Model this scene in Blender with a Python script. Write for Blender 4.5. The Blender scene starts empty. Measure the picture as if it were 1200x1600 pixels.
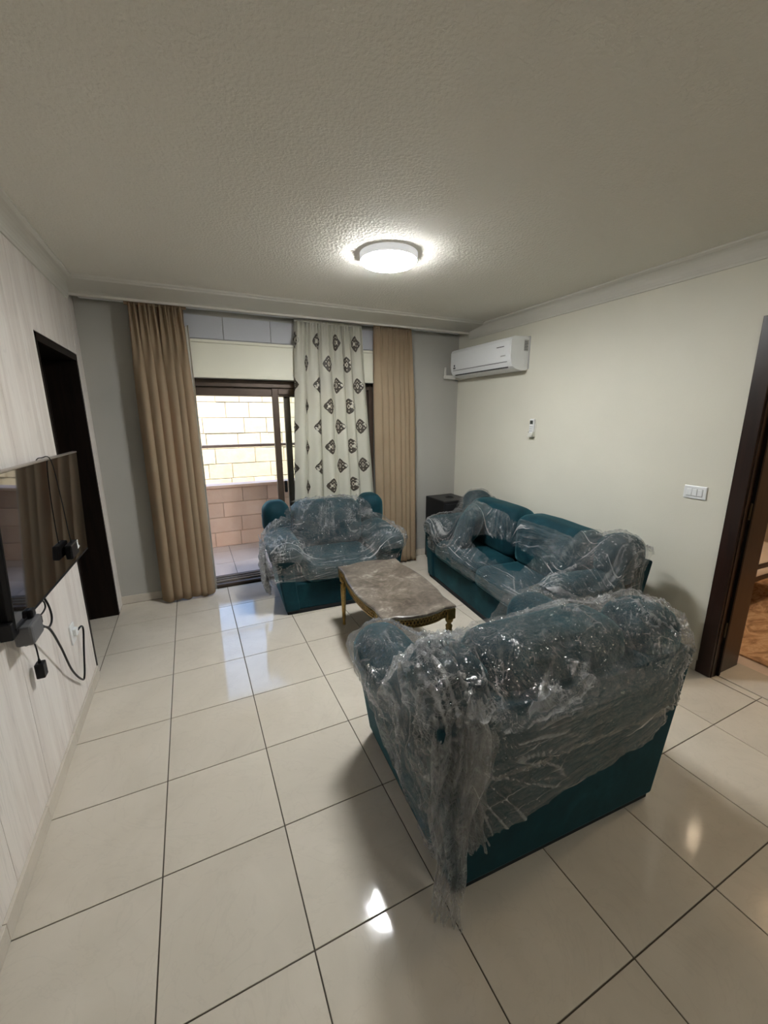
import bpy, bmesh, math, random
import numpy as np
from mathutils import Vector, Matrix, noise
from mathutils.bvhtree import BVHTree

random.seed(7)
SC = bpy.context.scene
COL = SC.collection

# ------------------------------------------------------------------ camera
cam = bpy.data.cameras.new('camera')
cam.sensor_fit = 'VERTICAL'; cam.sensor_height = 36.0; cam.sensor_width = 27.0
cam.lens = 14.254; cam.clip_start = 0.02; cam.clip_end = 200
co = bpy.data.objects.new('camera', cam); COL.objects.link(co)
R_ = ((0.9036, 0.4160, 0.1021), (-0.4283, 0.8801, 0.2051), (-0.0046, -0.2290, 0.9734))
M4 = Matrix.Identity(4)
for r in range(3):
    M4[r][0] = R_[r][0]; M4[r][1] = R_[r][2]; M4[r][2] = -R_[r][1]
M4.translation = Vector((0.254, -0.9465, 1.6576))
co.matrix_world = M4
SC.camera = co

# ------------------------------------------------------------------ world, sun, exposure
w = bpy.data.worlds.new('world'); SC.world = w; w.use_nodes = True
wn = w.node_tree; bgn = wn.nodes['Background']
sky = wn.nodes.new('ShaderNodeTexSky')
sky.sky_type = 'NISHITA'; sky.sun_disc = False
sky.sun_elevation = math.radians(52); sky.sun_rotation = math.radians(200)
sky.air_density = 1.0; sky.dust_density = 1.5; sky.ozone_density = 1.0
wn.links.new(sky.outputs[0], bgn.inputs[0])
bgn.inputs[1].default_value = 0.85
sl = bpy.data.lights.new('sun', 'SUN'); sl.energy = 5.6; sl.angle = math.radians(0.6); sl.color = (1, 0.90, 0.72)
so = bpy.data.objects.new('sun', sl); COL.objects.link(so)
so.rotation_euler = Vector((0.30, 1.0, -1.25)).to_track_quat('-Z', 'Y').to_euler()
so.location = (0, -6, 9)
LED = 150.0
SC.view_settings.view_transform = 'Standard'
try: SC.view_settings.look = 'None'
except Exception: pass
SC.view_settings.exposure = 0.54; SC.view_settings.gamma = 1.0
SC.view_settings.use_curve_mapping = False
cy = SC.cycles
cy.max_bounces = 7; cy.diffuse_bounces = 4; cy.glossy_bounces = 3; cy.transmission_bounces = 3; cy.transparent_max_bounces = 12
cy.caustics_reflective = False; cy.caustics_refractive = False

# ------------------------------------------------------------------ room constants
XL, XR, YB, YR, H = -0.45, 3.155, 3.16, -2.70, 2.59
T = 0.45

# ------------------------------------------------------------------ material helpers
MATS = {}
class NT:
    def __init__(s, name):
        s.m = bpy.data.materials.new(name); s.m.use_nodes = True
        s.t = s.m.node_tree; s.b = s.t.nodes['Principled BSDF']; s.o = s.t.nodes['Material Output']
        MATS[name] = s.m
    def n(s, typ, **kw):
        nd = s.t.nodes.new('ShaderNode' + typ)
        for k, v in kw.items():
            if k in nd.inputs.keys(): nd.inputs[k].default_value = v
            else: setattr(nd, k, v)
        return nd
    def l(s, a, b): s.t.links.new(a, b)
    def coord(s, which='Object', scale=(1, 1, 1)):
        c = s.n('TexCoord'); mp = s.n('Mapping'); mp.inputs['Scale'].default_value = scale
        s.l(c.outputs[which], mp.inputs[0]); return mp.outputs[0]
    def noise(s, vec, scale, detail=4, rough=0.5, dist=0.0):
        nd = s.n('TexNoise'); nd.inputs['Scale'].default_value = scale; nd.inputs['Detail'].default_value = detail
        nd.inputs['Roughness'].default_value = rough; nd.inputs['Distortion'].default_value = dist
        if vec is not None: s.l(vec, nd.inputs['Vector'])
        return nd.outputs['Fac']
    def ramp(s, fac, stops):
        nd = s.n('ValToRGB'); cr = nd.color_ramp
        while len(cr.elements) < len(stops): cr.elements.new(0.5)
        for e, (p, c) in zip(cr.elements, stops):
            e.position = p; e.color = (c[0], c[1], c[2], 1) if not isinstance(c, (int, float)) else (c, c, c, 1)
        s.l(fac, nd.inputs[0]); return nd.outputs[0]
    def bump(s, h, strength=0.3, dist=0.01):
        nd = s.n('Bump'); nd.inputs['Strength'].default_value = strength; nd.inputs['Distance'].default_value = dist
        s.l(h, nd.inputs['Height']); s.l(nd.outputs[0], s.b.inputs['Normal']); return nd.outputs[0]
    def math(s, op, a, b=None):
        nd = s.n('Math'); nd.operation = op
        for i, v in enumerate((a, b)):
            if v is None: continue
            if isinstance(v, (int, float)): nd.inputs[i].default_value = v
            else: s.l(v, nd.inputs[i])
        return nd.outputs[0]
    def set(s, **kw):
        for k, v in kw.items():
            k = k.replace('_', ' ')
            if isinstance(v, tuple) and len(v) == 3: v = (*v, 1)
            s.b.inputs[k].default_value = v
        return s

def plain(name, col, rough=0.5, metal=0.0, var=0.06, scale=12, spec=0.5):
    s = NT(name).set(Roughness=rough, Metallic=metal)
    s.b.inputs['Specular IOR Level'].default_value = spec
    f = s.noise(s.coord(), scale, 3)
    s.l(s.ramp(f, [(0.3, tuple(c * (1 - var) for c in col)), (0.7, tuple(min(1, c * (1 + var)) for c in col))]), s.b.inputs['Base Color'])
    return s.m

# tiles: polished beige ceramic with faint veins, each tile a touch different
def tile_mat(name, c0, c1, rough):
    s = NT(name).set(Roughness=rough)
    s.b.inputs['Specular IOR Level'].default_value = 0.5
    g = s.n('NewGeometry'); oi = s.n('ObjectInfo')
    add = s.n('VectorMath'); add.operation = 'ADD'
    sc_ = s.n('VectorMath'); sc_.operation = 'SCALE'; sc_.inputs['Scale'].default_value = 37.0
    cmb = s.n('CombineXYZ')
    for i in range(3): s.l(oi.outputs['Random'], cmb.inputs[i])
    s.l(cmb.outputs[0], sc_.inputs[0]); s.l(g.outputs['Position'], add.inputs[0]); s.l(sc_.outputs[0], add.inputs[1])
    f = s.noise(add.outputs[0], 2.2, 6, 0.6, 0.8)
    base = s.ramp(f, [(0.3, c0), (0.7, c1)])
    v = s.noise(add.outputs[0], 3.0, 5, 0.55, 2.5)
    vein = s.math('ABSOLUTE', s.math('SUBTRACT', v, 0.5))
    vf = s.ramp(vein, [(0.0, 0.88), (0.02, 1.0)])
    hs = s.n('MixRGB'); hs.blend_type = 'MULTIPLY'; hs.inputs[0].default_value = 0.35
    s.l(base, hs.inputs[1]); s.l(vf, hs.inputs[2])
    br = s.n('HueSaturation'); s.l(hs.outputs[0], br.inputs['Color'])
    s.l(s.math('ADD', s.math('MULTIPLY', oi.outputs['Random'], 0.07), 0.965), br.inputs['Value'])
    s.l(br.outputs[0], s.b.inputs['Base Color'])
    s.bump(s.noise(add.outputs[0], 45, 3), 0.045, 0.002)
    return s.m
M_TILE = tile_mat('polished_tile', (0.53, 0.48, 0.40), (0.61, 0.555, 0.47), 0.075)
M_BTILE = tile_mat('balcony_tile', (0.62, 0.50, 0.42), (0.70, 0.58, 0.50), 0.35)
M_SKIRT = tile_mat('skirting_tile', (0.54, 0.49, 0.42), (0.62, 0.57, 0.49), 0.2)
M_GROUT = plain('grout', (0.075, 0.062, 0.045), 0.9, var=0.25, scale=5)

# painted walls
def paint(name, col, bump=0.12, scale=90, rough=0.6, var=0.04):
    s = NT(name).set(Roughness=rough)
    v = s.coord()
    f = s.noise(v, 1.3, 3)
    s.l(s.ramp(f, [(0.3, tuple(c * (1 - var) for c in col)), (0.7, tuple(c * (1 + var) for c in col))]), s.b.inputs['Base Color'])
    s.bump(s.noise(v, scale, 4), bump, 0.004)
    return s.m
M_WR = paint('cream_wall_paint', (0.68, 0.655, 0.56))
M_WB = paint('grey_wall_paint', (0.40, 0.39, 0.355))
M_REC = paint('bluish_plaster', (0.46, 0.47, 0.50))
M_CORN = paint('cornice_plaster', (0.62, 0.60, 0.54), 0.08, 40)
M_BOX = paint('shutter_box_cream', (0.72, 0.70, 0.58), 0.03)

def ceiling_mat():
    s = NT('textured_ceiling').set(Roughness=0.85, Base_Color=(0.73, 0.705, 0.635))
    s.b.inputs['Specular IOR Level'].default_value = 0.15
    v = s.coord()
    a = s.noise(v, 75, 3, 0.5); b = s.noise(v, 170, 2, 0.5)
    h = s.math('ADD', s.math('MULTIPLY', s.ramp(a, [(0.42, 0.0), (0.62, 1.0)]), 1.0), s.math('MULTIPLY', b, 0.35))
    s.bump(h, 0.38, 0.0045)
    return s.m
M_CEIL = ceiling_mat()

def panel_mat():
    s = NT('streaked_wall_panel').set(Roughness=0.38)
    oi = s.n('ObjectInfo'); g = s.n('NewGeometry')
    mp = s.n('Mapping'); mp.inputs['Scale'].default_value = (1, 9, 0.55)
    add = s.n('VectorMath'); add.operation = 'ADD'; cmb = s.n('CombineXYZ')
    s.l(s.math('MULTIPLY', oi.outputs['Random'], 21.0), cmb.inputs[1]); s.l(s.math('MULTIPLY', oi.outputs['Random'], 9.0), cmb.inputs[2])
    s.l(g.outputs['Position'], add.inputs[0]); s.l(cmb.outputs[0], add.inputs[1]); s.l(add.outputs[0], mp.inputs[0])
    f = s.noise(mp.outputs[0], 1.0, 6, 0.55, 0.6)
    base = s.ramp(f, [(0.30, (0.60, 0.54, 0.49)), (0.47, (0.72, 0.66, 0.61)), (0.55, (0.78, 0.73, 0.68)), (0.75, (0.72, 0.665, 0.62))])
    f2 = s.noise(mp.outputs[0], 2.2, 3, 0.5, 1.2)
    vein = s.ramp(s.math('ABSOLUTE', s.math('SUBTRACT', f2, 0.5)), [(0.0, 0.84), (0.025, 1.0)])
    mx = s.n('MixRGB'); mx.blend_type = 'MULTIPLY'; mx.inputs[0].default_value = 0.8
    s.l(base, mx.inputs[1]); s.l(vein, mx.inputs[2]); s.l(mx.outputs[0], s.b.inputs['Base Color'])
    s.bump(f, 0.12, 0.01)
    return s.m
M_PANEL = panel_mat()

def wood(name, c0, c1, rough=0.35, scale=(18, 18, 1.5)):
    s = NT(name).set(Roughness=rough)
    f = s.noise(s.coord('Object', scale), 1.5, 6, 0.6, 1.0)
    s.l(s.ramp(f, [(0.3, c0), (0.7, c1)]), s.b.inputs['Base Color'])
    s.bump(f, 0.1, 0.003)
    return s.m
M_DOORW = wood('dark_brown_wood', (0.010, 0.0045, 0.003), (0.028, 0.011, 0.007), 0.3)
M_DOORB = wood('near_black_wood', (0.004, 0.0028, 0.0022), (0.012, 0.007, 0.005), 0.45)
for m_ in (M_DOORB,): m_.node_tree.nodes['Principled BSDF'].inputs['Specular IOR Level'].default_value = 0.12
M_ALU = plain('bronze_aluminium', (0.085, 0.058, 0.042), 0.38, 0.35, 0.1)
M_ALUL = plain('bright_track_rail', (0.55, 0.52, 0.48), 0.3, 0.8)

def stone(name, c0, c1, bump=0.5):
    s = NT(name).set(Roughness=0.85)
    g = s.n('NewGeometry'); oi = s.n('ObjectInfo')
    f = s.noise(g.outputs['Position'], 5, 6, 0.6)
    r = s.ramp(f, [(0.3, c0), (0.7, c1)])
    br = s.n('HueSaturation'); s.l(r, br.inputs['Color'])
    s.l(s.math('ADD', s.math('MULTIPLY', oi.outputs['Random'], 0.22), 0.88), br.inputs['Value'])
    s.l(br.outputs[0], s.b.inputs['Base Color'])
    s.bump(s.noise(g.outputs['Position'], 22, 6, 0.65), bump, 0.02)
    return s.m
M_STONE = stone('sunlit_limestone', (0.37, 0.315, 0.21), (0.46, 0.40, 0.275))
M_PAR = stone('pink_limestone', (0.80, 0.53, 0.38), (0.86, 0.61, 0.46), 0.25)
M_MORT = plain('mortar', (0.26, 0.21, 0.14), 0.9)
M_PMORT = plain('parapet_mortar', (0.60, 0.42, 0.31), 0.9)
M_RAIL = plain('painted_rail', (0.40, 0.28, 0.22), 0.4, 0.3)

def fabric(name, c0, c1, trans, scale=260, sheen=0.0):
    s = NT(name).set(Roughness=0.9)
    v = s.coord()
    f = s.noise(v, 3.0, 4)
    col = s.ramp(f, [(0.3, c0), (0.7, c1)])
    s.l(col, s.b.inputs['Base Color'])
    wv = s.n('TexWave'); wv.inputs['Scale'].default_value = scale; s.l(v, wv.inputs['Vector'])
    s.bump(wv.outputs['Fac'], 0.08, 0.001)
    s.b.inputs['Specular IOR Level'].default_value = 0.15
    if sheen: s.b.inputs['Sheen Weight'].default_value = sheen
    if trans:
        t = s.n('BsdfTranslucent'); mx = s.n('MixShader'); mx.inputs[0].default_value = trans[0]
        t.inputs['Color'].default_value = (*trans[1], 1)
        s.l(s.b.outputs[0], mx.inputs[1]); s.l(t.outputs[0], mx.inputs[2]); s.l(mx.outputs[0], s.o.inputs['Surface'])
    return s.m
M_CURT = fabric('beige_curtain_cloth', (0.33, 0.265, 0.175), (0.40, 0.325, 0.22), (0.27, (0.90, 0.40, 0.17)))
M_LINING = fabric('white_lining_cloth', (0.75, 0.72, 0.66), (0.8, 0.77, 0.72), (0.4, (0.8, 0.75, 0.65)))
M_SHEER = fabric('cream_sheer_cloth', (0.60, 0.585, 0.51), (0.68, 0.665, 0.59), (0.38, (0.80, 0.76, 0.62)))
M_MED = plain('dark_bronze_embroidery', (0.045, 0.035, 0.025), 0.6, 0.0, 0.3, 200)
M_MEDI = plain('silver_embroidery', (0.52, 0.48, 0.38), 0.5, 0.1, 0.1)

def velvet():
    s = NT('teal_velvet').set(Roughness=0.75)
    v = s.coord()
    f = s.noise(v, 4.5, 5, 0.6, 0.8); f2 = s.noise(v, 30, 3, 0.6)
    mix = s.math('ADD', s.math('MULTIPLY', f, 0.8), s.math('MULTIPLY', f2, 0.2))
    s.l(s.ramp(mix, [(0.3, (0.0015, 0.018, 0.026)), (0.55, (0.0028, 0.032, 0.044)), (0.75, (0.006, 0.053, 0.067))]), s.b.inputs['Base Color'])
    s.b.inputs['Sheen Weight'].default_value = 0.22; s.b.inputs['Sheen Roughness'].default_value = 0.35
    s.b.inputs['Sheen Tint'].default_value = (0.25, 0.7, 0.75, 1)
    s.b.inputs['Specular IOR Level'].default_value = 0.2
    s.bump(f2, 0.08, 0.004)
    return s.m
M_VELVET = velvet()
M_VPIPE = plain('dark_teal_seam', (0.003, 0.035, 0.045), 0.8)
M_BLACKC = plain('black_lining_cloth', (0.006, 0.008, 0.010), 0.9)

# clear stretch film: see-through and glossy, its milky creases and streaks doubling as painted glints
def film_mat():
    s = NT('clear_stretch_film')
    s.t.nodes.remove(s.b)
    uvn = s.n('UVMap'); uvn.uv_map = 'UVMap'
    at = s.n('Attribute'); at.attribute_name = 'crumple'
    thick = s.n('Attribute'); thick.attribute_name = 'layers'
    # pulled streaks, along the wrapping direction
    mp = s.n('Mapping'); mp.inputs['Scale'].default_value = (1.3, 75, 1); s.l(uvn.outputs[0], mp.inputs[0])
    streak = s.noise(mp.outputs[0], 1.0, 5, 0.65, 0.3)
    # crumpled facets: warped cells at two sizes
    c = s.coord('Object')
    wn_ = s.n('TexNoise'); wn_.inputs['Scale'].default_value = 5.0; s.l(c, wn_.inputs['Vector'])
    wa = s.n('VectorMath'); wa.operation = 'MULTIPLY_ADD'; wa.inputs[1].default_value = (0.22, 0.22, 0.22)
    s.l(wn_.outputs['Color'], wa.inputs[0]); s.l(c, wa.inputs[2])
    def cell(scale, feature):
        v = s.n('TexVoronoi'); v.feature = feature; v.inputs['Scale'].default_value = scale; s.l(wa.outputs[0], v.inputs['Vector'])
        return v.outputs['Distance']
    f1 = cell(13, 'F1'); f2 = cell(34, 'F1'); e1 = cell(13, 'DISTANCE_TO_EDGE'); e2 = cell(34, 'DISTANCE_TO_EDGE'); e3 = cell(62, 'DISTANCE_TO_EDGE')
    cr1 = s.noise(c, 15, 4, 0.6, 2.2); cr2 = s.noise(c, 40, 3, 0.55, 1.0)
    rdg = s.math('MAXIMUM', s.math('SUBTRACT', 1.0, s.math('MULTIPLY', s.math('ABSOLUTE', s.math('SUBTRACT', cr1, 0.5)), 8.0)), 0.0)
    crum = s.math('ADD', s.math('ADD', s.math('MULTIPLY', f1, 0.45), s.math('MULTIPLY', f2, 0.25)), s.math('ADD', s.math('MULTIPLY', rdg, 0.45), s.math('MULTIPLY', cr2, 0.55)))
    crease = s.math('MAXIMUM', s.ramp(e1, [(0.0, 1.0), (0.045, 0.0)]), s.math('MAXIMUM', s.math('MULTIPLY', s.ramp(e2, [(0.0, 1.0), (0.06, 0.0)]), 0.75), s.math('MULTIPLY', s.ramp(e3, [(0.0, 1.0), (0.09, 0.0)]), 0.55)))
    # only some creases turn white, as painted glints on top of the milkiness
    sel = s.ramp(s.noise(c, 7, 4, 0.65), [(0.42, 0.04), (0.60, 1.0)])
    crease = s.math('MULTIPLY', crease, sel)
    st_h = s.math('ADD', streak, s.math('MULTIPLY', cr2, 0.10))
    mixh = s.n('MixRGB'); s.l(at.outputs['Fac'], mixh.inputs[0]); s.l(st_h, mixh.inputs[1]); s.l(crum, mixh.inputs[2])
    bp = s.n('Bump'); bp.inputs['Strength'].default_value = 1.0; bp.inputs['Distance'].default_value = 0.055
    s.l(mixh.outputs[0], bp.inputs['Height'])
    gl = s.n('BsdfGlossy'); gl.inputs['Roughness'].default_value = 0.09; gl.inputs['Color'].default_value = (1, 1, 1, 1)
    s.l(bp.outputs[0], gl.inputs['Normal'])
    di = s.n('BsdfDiffuse'); di.inputs['Color'].default_value = (0.82, 0.82, 0.82, 1); s.l(bp.outputs[0], di.inputs['Normal'])
    tl = s.n('BsdfTranslucent'); tl.inputs['Color'].default_value = (0.8, 0.8, 0.8, 1)
    milk_glint = s.n('MixShader'); milk_glint.inputs[0].default_value = 0.35
    s.l(di.outputs[0], milk_glint.inputs[1]); s.l(tl.outputs[0], milk_glint.inputs[2])
    tr = s.n('BsdfTransparent'); tr.inputs['Color'].default_value = (0.975, 0.98, 0.98, 1)
    st_f = s.ramp(streak, [(0.53, 0.0), (0.60, 0.05), (0.66, 0.32), (0.76, 0.80)])  # pale streaks painted in for highlights on the pulled film
    cr_f = s.math('ADD', s.math('MULTIPLY', crease, 0.38), s.math('MULTIPLY', s.math('MULTIPLY', rdg, sel), 0.18))
    mf = s.n('MixRGB'); s.l(at.outputs['Fac'], mf.inputs[0]); s.l(st_f, mf.inputs[1]); s.l(cr_f, mf.inputs[2])
    fold = s.n('Attribute'); fold.attribute_name = 'fold'
    fac = s.math('MULTIPLY', s.math('ADD', s.math('ADD', mf.outputs[0], s.math('MULTIPLY', fold.outputs['Fac'], 0.75)), 0.013), thick.outputs['Fac'])  # fold and layers also scale the painted glints
    m1 = s.n('MixShader'); s.l(fac, m1.inputs[0]); s.l(tr.outputs[0], m1.inputs[1]); s.l(milk_glint.outputs[0], m1.inputs[2])
    lw = s.n('LayerWeight'); lw.inputs['Blend'].default_value = 0.3; s.l(bp.outputs[0], lw.inputs['Normal'])
    gf = s.math('ADD', s.math('MULTIPLY', lw.outputs['Fresnel'], 0.15), 0.062)
    m2 = s.n('MixShader'); s.l(gf, m2.inputs[0]); s.l(m1.outputs[0], m2.inputs[1]); s.l(gl.outputs[0], m2.inputs[2])
    s.l(m2.outputs[0], s.o.inputs['Surface'])
    return s.m
M_FILM = film_mat()

def glass_mat():
    s = NT('window_glass'); s.t.nodes.remove(s.b)
    tr = s.n('BsdfTransparent'); tr.inputs[0].default_value = (0.93, 0.95, 0.94, 1)
    gl = s.n('BsdfGlossy'); gl.inputs['Roughness'].default_value = 0.02
    lw = s.n('LayerWeight'); lw.inputs['Blend'].default_value = 0.15
    nz = s.noise(s.coord(), 3, 2)
    mx = s.n('MixShader')
    s.l(s.math('ADD', s.math('MULTIPLY', lw.outputs['Fresnel'], 0.8), s.math('MULTIPLY', nz, 0.02)), mx.inputs[0])
    s.l(tr.outputs[0], mx.inputs[1]); s.l(gl.outputs[0], mx.inputs[2]); s.l(mx.outputs[0], s.o.inputs['Surface'])
    return s.m
M_GLASS = glass_mat()

def marble():
    s = NT('grey_brown_marble').set(Roughness=0.3)
    v = s.coord()
    f = s.noise(v, 6, 7, 0.62, 1.5); f2 = s.noise(v, 16, 6, 0.65, 2.0)
    a = s.math('ADD', s.math('MULTIPLY', f, 0.65), s.math('MULTIPLY', f2, 0.35))
    s.l(s.ramp(a, [(0.34, (0.050, 0.038, 0.029)), (0.46, (0.105, 0.085, 0.067)), (0.55, (0.155, 0.130, 0.103)), (0.66, (0.33, 0.30, 0.255))]), s.b.inputs['Base Color'])
    return s.m
M_MARB = marble()
M_GOLD = plain('antique_gold', (0.36, 0.235, 0.075), 0.34, 0.85, 0.25, 40)
M_GOLDB = plain('bright_gold_edge', (0.66, 0.52, 0.26), 0.25, 0.85, 0.1, 40)
M_GOLDD = plain('dark_gold_recess', (0.07, 0.045, 0.018), 0.5, 0.6, 0.2, 40)
M_SPK = plain('black_vinyl_cabinet', (0.010, 0.010, 0.011), 0.42, 0, 0.2, 60)
M_SPKG = plain('black_grille_cloth', (0.005, 0.005, 0.006), 0.9)
M_WPL = plain('white_plastic', (0.76, 0.77, 0.77), 0.3, 0, 0.01)
M_WPL2 = plain('cream_plastic', (0.70, 0.69, 0.63), 0.35, 0, 0.02)
M_GPL = plain('grey_plastic', (0.38, 0.38, 0.37), 0.4)
M_DGPL = plain('dark_grey_plastic', (0.10, 0.10, 0.105), 0.45)
M_BPL = plain('black_plastic', (0.005, 0.005, 0.006), 0.4, spec=0.25)
M_INK = plain('dark_print', (0.03, 0.03, 0.035), 0.6)
M_LCD = plain('lcd_screen', (0.05, 0.055, 0.05), 0.2)
def screen_mat():
    s = NT('glossy_tv_screen').set(Roughness=0.035)
    f = s.noise(s.coord(), 2, 2)
    s.l(s.ramp(f, [(0.3, (0.006, 0.005, 0.005)), (0.7, (0.009, 0.008, 0.008))]), s.b.inputs['Base Color'])
    s.b.inputs['Specular IOR Level'].default_value = 0.9
    return s.m
M_SCREEN = screen_mat()
M_TVB = plain('tv_silver_edge', (0.32, 0.29, 0.27), 0.3, 0.7)
def led_mat(nm, LED):
    s = NT(nm)
    f = s.noise(s.coord(), 4, 2)
    em = s.n('Emission'); em.inputs['Color'].default_value = (0.96, 0.98, 0.98, 1)
    s.l(s.math('ADD', s.math('MULTIPLY', f, 0.02 * LED), 0.99 * LED), em.inputs['Strength'])
    s.l(em.outputs[0], s.o.inputs['Surface'])
    return s.m
M_LED = led_mat('led_diffuser', LED); M_LED2 = led_mat('dim_led_diffuser', LED * 0.16)
def rim_mat():
    s = NT('glowing_lamp_rim').set(Base_Color=(0.8, 0.8, 0.8), Roughness=0.4)
    f = s.noise(s.coord(), 6, 2)
    s.b.inputs['Emission Color'].default_value = (0.96, 0.98, 1, 1)
    s.l(s.math('ADD', s.math('MULTIPLY', f, 0.05), 0.30), s.b.inputs['Emission Strength'])
    return s.m
M_RIM = rim_mat()
def rug_mat():
    s = NT('tan_patterned_rug').set(Roughness=0.95)
    f = s.noise(s.coord('Object', (2.2, 5, 1)), 1.6, 6, 0.6, 2.5)
    s.l(s.ramp(f, [(0.35, (0.30, 0.17, 0.09)), (0.5, (0.52, 0.31, 0.17)), (0.62, (0.66, 0.44, 0.27)), (0.7, (0.45, 0.25, 0.13))]), s.b.inputs['Base Color'])
    s.bump(f, 0.3, 0.01)
    return s.m
M_RUG = rug_mat()
M_CLOTHW = fabric('white_table_cloth', (0.62, 0.52, 0.44), (0.72, 0.62, 0.54), None)
M_WARMW = paint('beige_wall_paint', (0.50, 0.40, 0.30))
M_FACADE = paint('facade_render', (0.60, 0.52, 0.40))

# ------------------------------------------------------------------ mesh helpers
class MB:
    def __init__(s): s.v = []; s.f = []; s.mi = []; s.sm = []
    def add(s, vs, fs, mi=0, smooth=False):
        o = len(s.v); s.v += [tuple(p) for p in vs]
        for f in fs: s.f.append([i + o for i in f]); s.mi.append(mi); s.sm.append(smooth)
        return s
    def box(s, x0, x1, y0, y1, z0, z1, b=0.0, mi=0):
        if b <= 0:
            v = [(x, y, z) for x in (x0, x1) for y in (y0, y1) for z in (z0, z1)]
            return s.add(v, [(0, 1, 3, 2), (4, 6, 7, 5), (0, 4, 5, 1), (2, 3, 7, 6), (0, 2, 6, 4), (1, 5, 7, 3)], mi)
        bm = bmesh.new(); bmesh.ops.create_cube(bm, size=1)
        for q in bm.verts:
            q.co = Vector(((x0 + x1) / 2 + q.co.x * (x1 - x0), (y0 + y1) / 2 + q.co.y * (y1 - y0), (z0 + z1) / 2 + q.co.z * (z1 - z0)))
        bmesh.ops.bevel(bm, geom=bm.edges[:], offset=b, segments=2, profile=0.5, affect='EDGES', clamp_overlap=True)
        return s.bm(bm, mi)
    def bm(s, bm, mi=0, smooth=False):
        bm.verts.index_update()
        s.add([q.co[:] for q in bm.verts], [[q.index for q in f.verts] for f in bm.faces], mi, smooth); bm.free(); return s
    def tube(s, pts, r, n=8, mi=0, cap=True):
        pts = [Vector(p) for p in pts]; rs = r if isinstance(r, (list, tuple)) else [r] * len(pts)
        rings = []; up = Vector((0, 0, 1)); prev = None
        for i, p in enumerate(pts):
            t = (pts[min(i + 1, len(pts) - 1)] - pts[max(i - 1, 0)]).normalized()
            a = prev if prev is not None else (up if abs(t.z) < 0.9 else Vector((1, 0, 0)))
            u = (a - t * a.dot(t)).normalized(); prev = u; w_ = t.cross(u)
            rings.append([p + (u * math.cos(k * 2 * math.pi / n) + w_ * math.sin(k * 2 * math.pi / n)) * rs[i] for k in range(n)])
        vs = [q for rg in rings for q in rg]; fs = []
        for i in range(len(pts) - 1):
            for k in range(n): fs.append((i * n + k, i * n + (k + 1) % n, (i + 1) * n + (k + 1) % n, (i + 1) * n + k))
        if cap: fs.append(tuple(range(n))[::-1]); fs.append(tuple((len(pts) - 1) * n + k for k in range(n)))
        return s.add(vs, fs, mi, True)
    def lathe(s, prof, n=20, cx=0, cy=0, mi=0, smooth=True):
        vs = []; fs = []
        for r, z in prof:
            for k in range(n): vs.append((cx + r * math.cos(2 * math.pi * k / n), cy + r * math.sin(2 * math.pi * k / n), z))
        for i in range(len(prof) - 1):
            for k in range(n): fs.append((i * n + k, i * n + (k + 1) % n, (i + 1) * n + (k + 1) % n, (i + 1) * n + k))
        fs.append(tuple(range(n))[::-1]); fs.append(tuple((len(prof) - 1) * n + k for k in range(n)))
        return s.add(vs, fs, mi, smooth)
    def extrude(s, poly, axis, a0, a1, mi=0, smooth=False):
        # poly in the two remaining axes (in x,y,z order), extruded along axis
        def P(p, a):
            q = list(p); q.insert(axis, a); return tuple(q)
        n = len(poly); vs = [P(p, a0) for p in poly] + [P(p, a1) for p in poly]
        fs = [(i, (i + 1) % n, n + (i + 1) % n, n + i) for i in range(n)]
        s.add(vs, fs, mi, smooth); s.add(vs, [tuple(range(n))[::-1], tuple(range(n, 2 * n))], mi, False)
        return s
    def build(s, name, mats, parent=None, loc=None, fix=True):
        me = bpy.data.meshes.new(name); me.from_pydata(s.v, [], s.f)
        for m in (mats if isinstance(mats, (list, tuple)) else [mats]): me.materials.append(m)
        me.polygons.foreach_set('material_index', s.mi); me.polygons.foreach_set('use_smooth', s.sm)
        me.update()
        if fix:
            bm = bmesh.new(); bm.from_mesh(me); bmesh.ops.recalc_face_normals(bm, faces=bm.faces[:]); bm.to_mesh(me); bm.free()
        o = bpy.data.objects.new(name, me); COL.objects.link(o)
        if loc is not None: o.location = loc
        if parent is not None: o.parent = parent
        return o

def tag(o, label, cat, group=None):
    o['label'] = label; o['category'] = cat
    if group: o['group'] = group
    return o
def struct(o, label=None):
    o['kind'] = 'structure'
    if label: o['label'] = label
    return o
def empty(name, loc=(0, 0, 0), rz=0.0):
    o = bpy.data.objects.new(name, None); o.empty_display_size = 0.1; COL.objects.link(o)
    o.location = loc; o.rotation_euler = (0, 0, rz); return o
def inst(src, loc, parent, rot=None, scale=None):
    o = src.copy(); COL.objects.link(o); o.location = loc; o.parent = parent
    if rot is not None: o.rotation_euler = rot
    if scale is not None: o.scale = scale
    return o

# ------------------------------------------------------------------ structure: floor of single tiles
fl = struct(MB().box(XL - 0.32, XR + 0.34, YR, YB + 0.05, -0.08, -0.004).build('floor', M_GROUT), 'glossy beige tiled floor of the living room')
g = 0.0022
tile0 = MB().box(-T / 2 + g, T / 2 - g, -T / 2 + g, T / 2 - g, -0.012, 0.0, 0.0015).build('floor_tile', M_TILE, fl)
first = True
for j in range(-6, 7):
    for i in range(-1, 7):
        c = ((i + 0.5) * T, (j + 0.5) * T, 0)
        if first: tile0.location = c; first = False
        else: inst(tile0, c, fl)
for (x0, x1, y0, y1) in [(XL - 0.30, XL, 2.02, 2.25 - g), (XL - 0.30, XL, 2.25 + g, 2.70 - g), (XL - 0.30, XL, 2.70 + g, 2.97),
                         (3.155, 3.215, -0.66, 0.0 - g), (3.155, 3.215, 0.0 + g, 0.24)]:
    MB().box(x0 + g, x1 - g, y0, y1, -0.012, 0, 0.0015).build('floor_tile', M_TILE, fl)
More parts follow.
